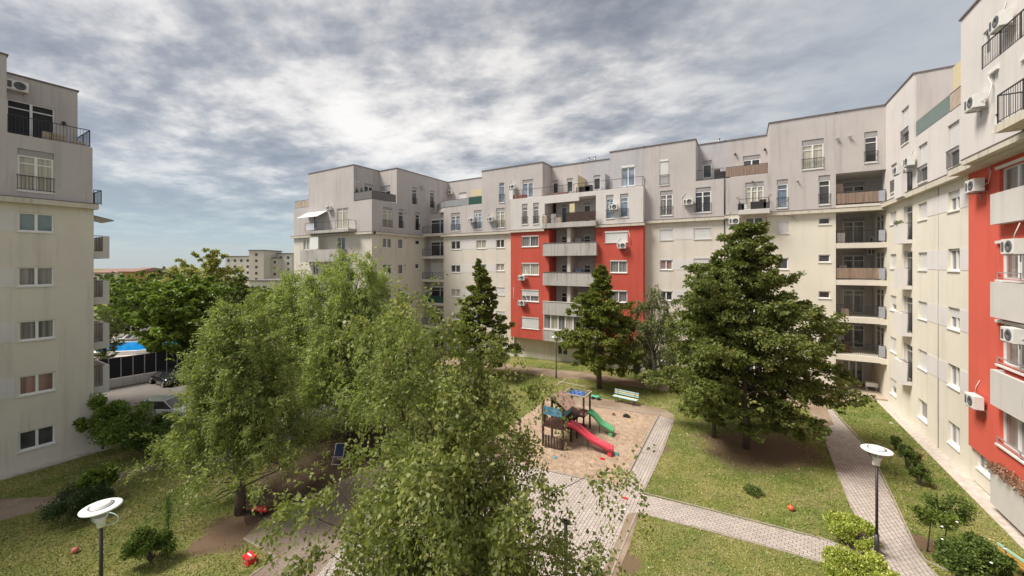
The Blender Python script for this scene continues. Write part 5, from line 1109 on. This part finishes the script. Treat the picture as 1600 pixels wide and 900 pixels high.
for k, px in enumerate((186, 199, 214, 228, 243, 256)):
    p = Gp(px, 533-k*.6); t = thing('sun_lounger', (p[0], p[1], p[2]+.02), 'white sun lounger behind the blue pool', 'lounger', 'loungers in a row behind the pool'); m = MB(); x, y, z = p[0], p[1], p[2]+.02
    m.quad((x-.35, y-.9, z+.35), (x+.35, y-.9, z+.35), (x+.35, y+.4, z+.35), (x-.35, y+.4, z+.35)); m.quad((x-.35, y+.4, z+.35), (x+.35, y+.4, z+.35), (x+.35, y+1.0, z+.85), (x-.35, y+1.0, z+.85))
    for a in (-.3, .3):
        for c in (-.8, .5): m.bar((x+a, y+c, z), (x+a, y+c, z+.35), .03)
    m.obj('bed', WHITE, t)
# dark metal fence from the left building
fp = [(-34.0, 8.3), (-30.5, 8.6), (-27.6, 8.9), (-24.5, 9.3)]
fe = thing('metal_fence', (fp[0][0], fp[0][1], gz(fp[0][0])), 'dark vertical bar metal fence running from the left building to the willow', 'fence')
for a, b in zip(fp[:-1], fp[1:]):
    m = MB(); A_, B_ = Vector((*a, gz(a[0]))), Vector((*b, gz(b[0]))); k = int((B_-A_).length/.12)
    for i in range(k+1): q_ = A_.lerp(B_, i/k); m.bar(q_+Vector((0, 0, .08)), q_+Vector((0, 0, 1.5)), .012)
    for h in (.15, 1.45): m.bar(A_+Vector((0, 0, h)), B_+Vector((0, 0, h)), .02)
    m.obj('fence_panel', IRON, fe)
for a in fp: m = MB(); m.box((a[0]-.05, a[1]-.05, gz(a[0])), (a[0]+.05, a[1]+.05, gz(a[0])+1.65)); m.obj('post', IRON, fe)
# ------------------------------------------------------------ far buildings
FARC = stucco('far_pink_render', (.64, .56, .53), (.45, .4, .38), .3); FARW = stucco('far_white_render', (.70, .66, .63), (.5, .47, .44), .2); TILE = plain('red_roof_tiles', (.24, .13, .10), .8, var=.2); ORG = plain('orange_render', (.50, .27, .13), .9); DKW = plain('far_window_dark', (.06, .05, .06), .4)
def far_block(px0, px1, ytop, dep, label, mat, cols, rows, roofs=(), big=False):
    d0, d1 = ray(px0, HOR), ray(px1, HOR); a = Vector((d0[0]*dep, d0[1]*dep)); b = Vector((d1[0]*dep, d1[1]*dep)); u = (b-a).normalized(); nn = Vector((-u.y, u.x)); w = (b-a).length; z0 = gz(-100)-1; z1 = EYE+(HOR-ytop)/600*dep
    t = thing('tower_block' if z1 > 15 else 'house', (a.x, a.y, z0), label, 'building', 'distant buildings on the skyline')
    Q = lambda s, o_, z: (a.x+u.x*s+nn.x*o_, a.y+u.y*s+nn.y*o_, z)
    def bx(m, s0, s1, o0, o1, lo_, hi):
        c = [Q(s0, o0, lo_), Q(s1, o0, lo_), Q(s1, o1, lo_), Q(s0, o1, lo_), Q(s0, o0, hi), Q(s1, o0, hi), Q(s1, o1, hi), Q(s0, o1, hi)]; i = len(m.v); m.v += c
        for f in ((0, 3, 2, 1), (4, 5, 6, 7), (0, 1, 5, 4), (1, 2, 6, 5), (2, 3, 7, 6), (3, 0, 4, 7)): m.f.append(tuple(i+j for j in f)); m.m.append(0); m.sm.append(False)
    m = MB(); bx(m, 0, w, 0, 14, z0, z1); m.obj('wall', mat, t)
    if big: m = MB(); bx(m, -.3, w+.3, -.4, 14.4, z1+.01, z1+.35); m.obj('roof', COPING, t)
    else: m = MB(); bx(m, -.4, w+.4, -.6, 14.4, z1+.01, z1+.3); P_ = [Q(-.4, -.6, z1+.3), Q(w+.4, -.6, z1+.3), Q(w+.4, 14.4, z1+.3), Q(-.4, 14.4, z1+.3)]; r0, r1 = Q(w*.1, 7, z1+1.5), Q(w*.9, 7, z1+1.5); m.quad(P_[0], P_[1], r1, r0); m.quad(P_[2], P_[3], r0, r1); m.poly([P_[1], P_[2], r1]); m.poly([P_[3], P_[0], r0]); m.obj('roof', TILE, t)
    for i in range(cols):
        for j in range(rows):
            s = w*(i+.5)/cols; z = z1-1.9-j*2.9
            if z < z0+1: continue
            m = MB(); bx(m, s-.55, s+.55, -.05, .02, z-.6, z+.6); m.obj('window', DKW, t)
    return t, Q, bx, w, z1
far_block(352, 392, 401, 185, 'distant pale block with long balconies, left part of the white towers', FARW, 4, 4, big=True)
T_ = far_block(389, 412, 391.5, 180, 'distant pinkish tower with a column of dark windows', FARC, 1, 8, big=True)
far_block(411, 433, 403.5, 186, 'distant pinkish block right of the tower with dark windows', FARC, 3, 6, big=True)
far_block(433, 456, 396.5, 190, 'distant pale tower just left of the end wing', FARW, 2, 6, big=True)
far_block(390, 440, 439.5, 120, 'long low white flat roofed hall below the distant towers', FARW, 0, 0, big=True)
far_block(135, 190, 427, 130, 'distant white house with long red tiled roof behind the left balconies', FARW, 6, 2); far_block(189, 212, 425.5, 126, 'small distant orange house beside the white red-roofed one', ORG, 2, 1)

# ------------------------------------------------------------ grass blades and fallen leaves
def inpoly(P_, poly):
    x, y = P_[:, 0], P_[:, 1]; c = np.zeros(len(P_), bool); n = len(poly)
    for i in range(n):
        x0, y0 = poly[i]; x1, y1 = poly[(i+1) % n]
        with np.errstate(divide='ignore', invalid='ignore'): c ^= ((y0 > y) != (y1 > y)) & (x < (x1-x0)*(y-y0)/(y1-y0+1e-12)+x0)
    return c
def gzv(x): return .024*(np.clip(x, -45, 12)-8)
def lawn(n, rmax):
    r = np.random.default_rng(5); a = math.pi/2 + TH + (r.random(n)*2-1)*.98; d = 9 + (rmax-9)*r.random(n)**1.15
    P_ = np.stack([d*np.cos(a), d*np.sin(a)], 1); ok = (P_[:, 0] > XF+.6) & (P_[:, 0] < XR-.8) & (P_[:, 1] < YP-.2)
    for q_ in POLYS: ok &= ~inpoly(P_, q_)
    for bx_, by_, R_ in BARE: q_ = onG(bx_, by_); ok &= (np.hypot(P_[:, 0]-q_[0], P_[:, 1]-q_[1]) > R_*(.5+.8*r.random(len(P_))))
    return P_[ok], r
P_, r = lawn(420000, 44); n = len(P_); V = np.empty((n, 3, 3)); z = gzv(P_[:, 0]); an = r.random(n)*6.283; h = (.025+.04*r.random(n)); w = .012+.02*np.linalg.norm(P_, axis=1)/40
V[:, 0] = np.stack([P_[:, 0]-w*np.cos(an), P_[:, 1]-w*np.sin(an), z], 1); V[:, 1] = np.stack([P_[:, 0]+w*np.cos(an), P_[:, 1]+w*np.sin(an), z], 1); V[:, 2] = np.stack([P_[:, 0]+r.normal(size=n)*.04, P_[:, 1]+r.normal(size=n)*.04, z+h], 1)
m_, nn_, b_ = nt('grass_blade'); v = mapping(nn_); g_ = N(nn_, 'ShaderNodeNewGeometry')
c1 = ramp(nn_, g_.outputs['Random Per Island'], [(0, (.17, .20, .045)), (.6, (.32, .30, .095)), (1, (.42, .37, .15))]); c2 = ramp(nn_, g_.outputs['Random Per Island'], [(0, (.11, .17, .028)), (1, (.22, .27, .055))])
L(nn_, mixc(nn_, ramp(nn_, noise(nn_, v, .18, 6, .65, .3), [(.4, 0.0), (.6, 1.0)]), c2, c1), b_.inputs['Base Color']); b_.inputs['Roughness'].default_value = .8
go = add_mesh_np('grass', V.reshape(-1, 3), 3, m_, None); tag(go, 'short mown green and straw-coloured grass of the courtyard lawns', 'grass', kind='stuff')
P2, r = lawn(9000, 34); P2 = P2[:2600]; n = len(P2)
C = np.stack([P2[:, 0], P2[:, 1], gzv(P2[:, 0])+.06], 1); A_ = r.normal(size=(n, 3)); A_[:, 2] *= .2
fo = leaves('fallen_leaves', C, A_, .05+.07*r.random(n), leafmat('fallen_leaf', (.20, .13, .06), (.42, .34, .16), (.55, .52, .42), .1), None, .6); tag(fo, 'dry pale leaves scattered over the lawns', 'leaves', kind='stuff')

# ------------------------------------------------------------ light, sky, camera
w = bpy.data.worlds.new('World'); SC.world = w; w.use_nodes = True; n = w.node_tree; bg = n.nodes['Background']
SUN_EL, SUN_AZ = math.radians(56), math.radians(-142)   # azimuth measured in the XY plane from +X
sdir = Vector((math.cos(SUN_EL)*math.cos(SUN_AZ), math.cos(SUN_EL)*math.sin(SUN_AZ), math.sin(SUN_EL)))
sky = N(n, 'ShaderNodeTexSky'); sky.sky_type = 'NISHITA'; sky.sun_disc = False; sky.sun_elevation = SUN_EL; sky.sun_rotation = math.atan2(sdir.x, sdir.y)
tc = N(n, 'ShaderNodeTexCoord'); sp = N(n, 'ShaderNodeSeparateXYZ'); L(n, tc.outputs['Generated'], sp.inputs[0])
def M(op, a, b=None):
    x = N(n, 'ShaderNodeMath'); x.operation = op
    for i, v in enumerate((a, b)):
        if v is None: continue
        if isinstance(v, (int, float)): x.inputs[i].default_value = v
        else: L(n, v, x.inputs[i])
    return x.outputs[0]
den = M('ADD', M('MAXIMUM', sp.outputs[2], 0.0), .13); cb = N(n, 'ShaderNodeCombineXYZ'); L(n, M('DIVIDE', sp.outputs[0], den), cb.inputs[0]); L(n, M('DIVIDE', sp.outputs[1], den), cb.inputs[1])
mp = N(n, 'ShaderNodeMapping'); mp.inputs['Rotation'].default_value = (0, 0, -TH); mp.inputs['Scale'].default_value = (.9, 1.15, 1); mp.inputs['Location'].default_value = (7.4, 4.2, 0); L(n, cb.outputs[0], mp.inputs['Vector'])
big = noise(n, mp.outputs[0], .5, 3, .5, .0); med = noise(n, mp.outputs[0], 2.1, 6, .55, .1); fine = noise(n, mp.outputs[0], 6.5, 6, .6, .1)
s = M('ADD', M('ADD', M('MULTIPLY', big, .36), M('MULTIPLY', med, .46)), M('MULTIPLY', fine, .18))
cl = ramp(n, s, [(.40, (.14, .148, .165)), (.455, (.205, .21, .222)), (.495, (.305, .30, .298)), (.54, (.45, .432, .41)), (.60, (.56, .535, .50))])
# calmer grey-blue towards the horizon and towards the right of the view
hz = ramp(n, sp.outputs[2], [(0.0, 1.0), (.05, .92), (.14, .45), (.3, 0.0)])
hcol = ramp(n, sp.outputs[2], [(0.0, (.27, .30, .32)), (.06, (.215, .275, .315)), (.2, (.20, .24, .28))])
c = mixc(n, hz, cl, hcol)
rt = M('ADD', M('MULTIPLY', sp.outputs[0], CT), M('MULTIPLY', sp.outputs[1], ST)); c = mixc(n, ramp(n, rt, [(.25, 0.0), (.62, .8)]), c, (.215, .235, .255))
skm = N(n, 'ShaderNodeVectorMath'); skm.operation = 'SCALE'; L(n, sky.outputs[0], skm.inputs[0]); skm.inputs[3].default_value = .10
c = mixc(n, .12, c, skm.outputs[0])
L(n, c, bg.inputs['Color']); bg.inputs['Strength'].default_value = SKY_K
sd = bpy.data.lights.new('sun', 'SUN'); sd.energy = 1.25; sd.angle = math.radians(20); sd.color = (1, .94, .85); so = bpy.data.objects.new('sun', sd); COL.objects.link(so); so.rotation_euler = (-sdir).to_track_quat('-Z', 'Y').to_euler()
cd_ = bpy.data.cameras.new('camera'); cam = bpy.data.objects.new('camera', cd_); COL.objects.link(cam); cam.location = (0, 0, EYE); cam.rotation_euler = (math.pi/2, 0, TH)
cd_.sensor_width = 36; cd_.lens = 13.5; cd_.shift_y = -(450-HOR)/1600; cd_.clip_end = 5000; cd_.clip_start = .1; SC.camera = cam
vs = SC.view_settings; vs.view_transform = 'Standard'; vs.look = 'None'; vs.gamma = 1; vs.exposure = EXPO; vs.use_curve_mapping = False
SC.render.engine = 'CYCLES'; SC.cycles.max_bounces = 5; SC.cycles.transparent_max_bounces = 4
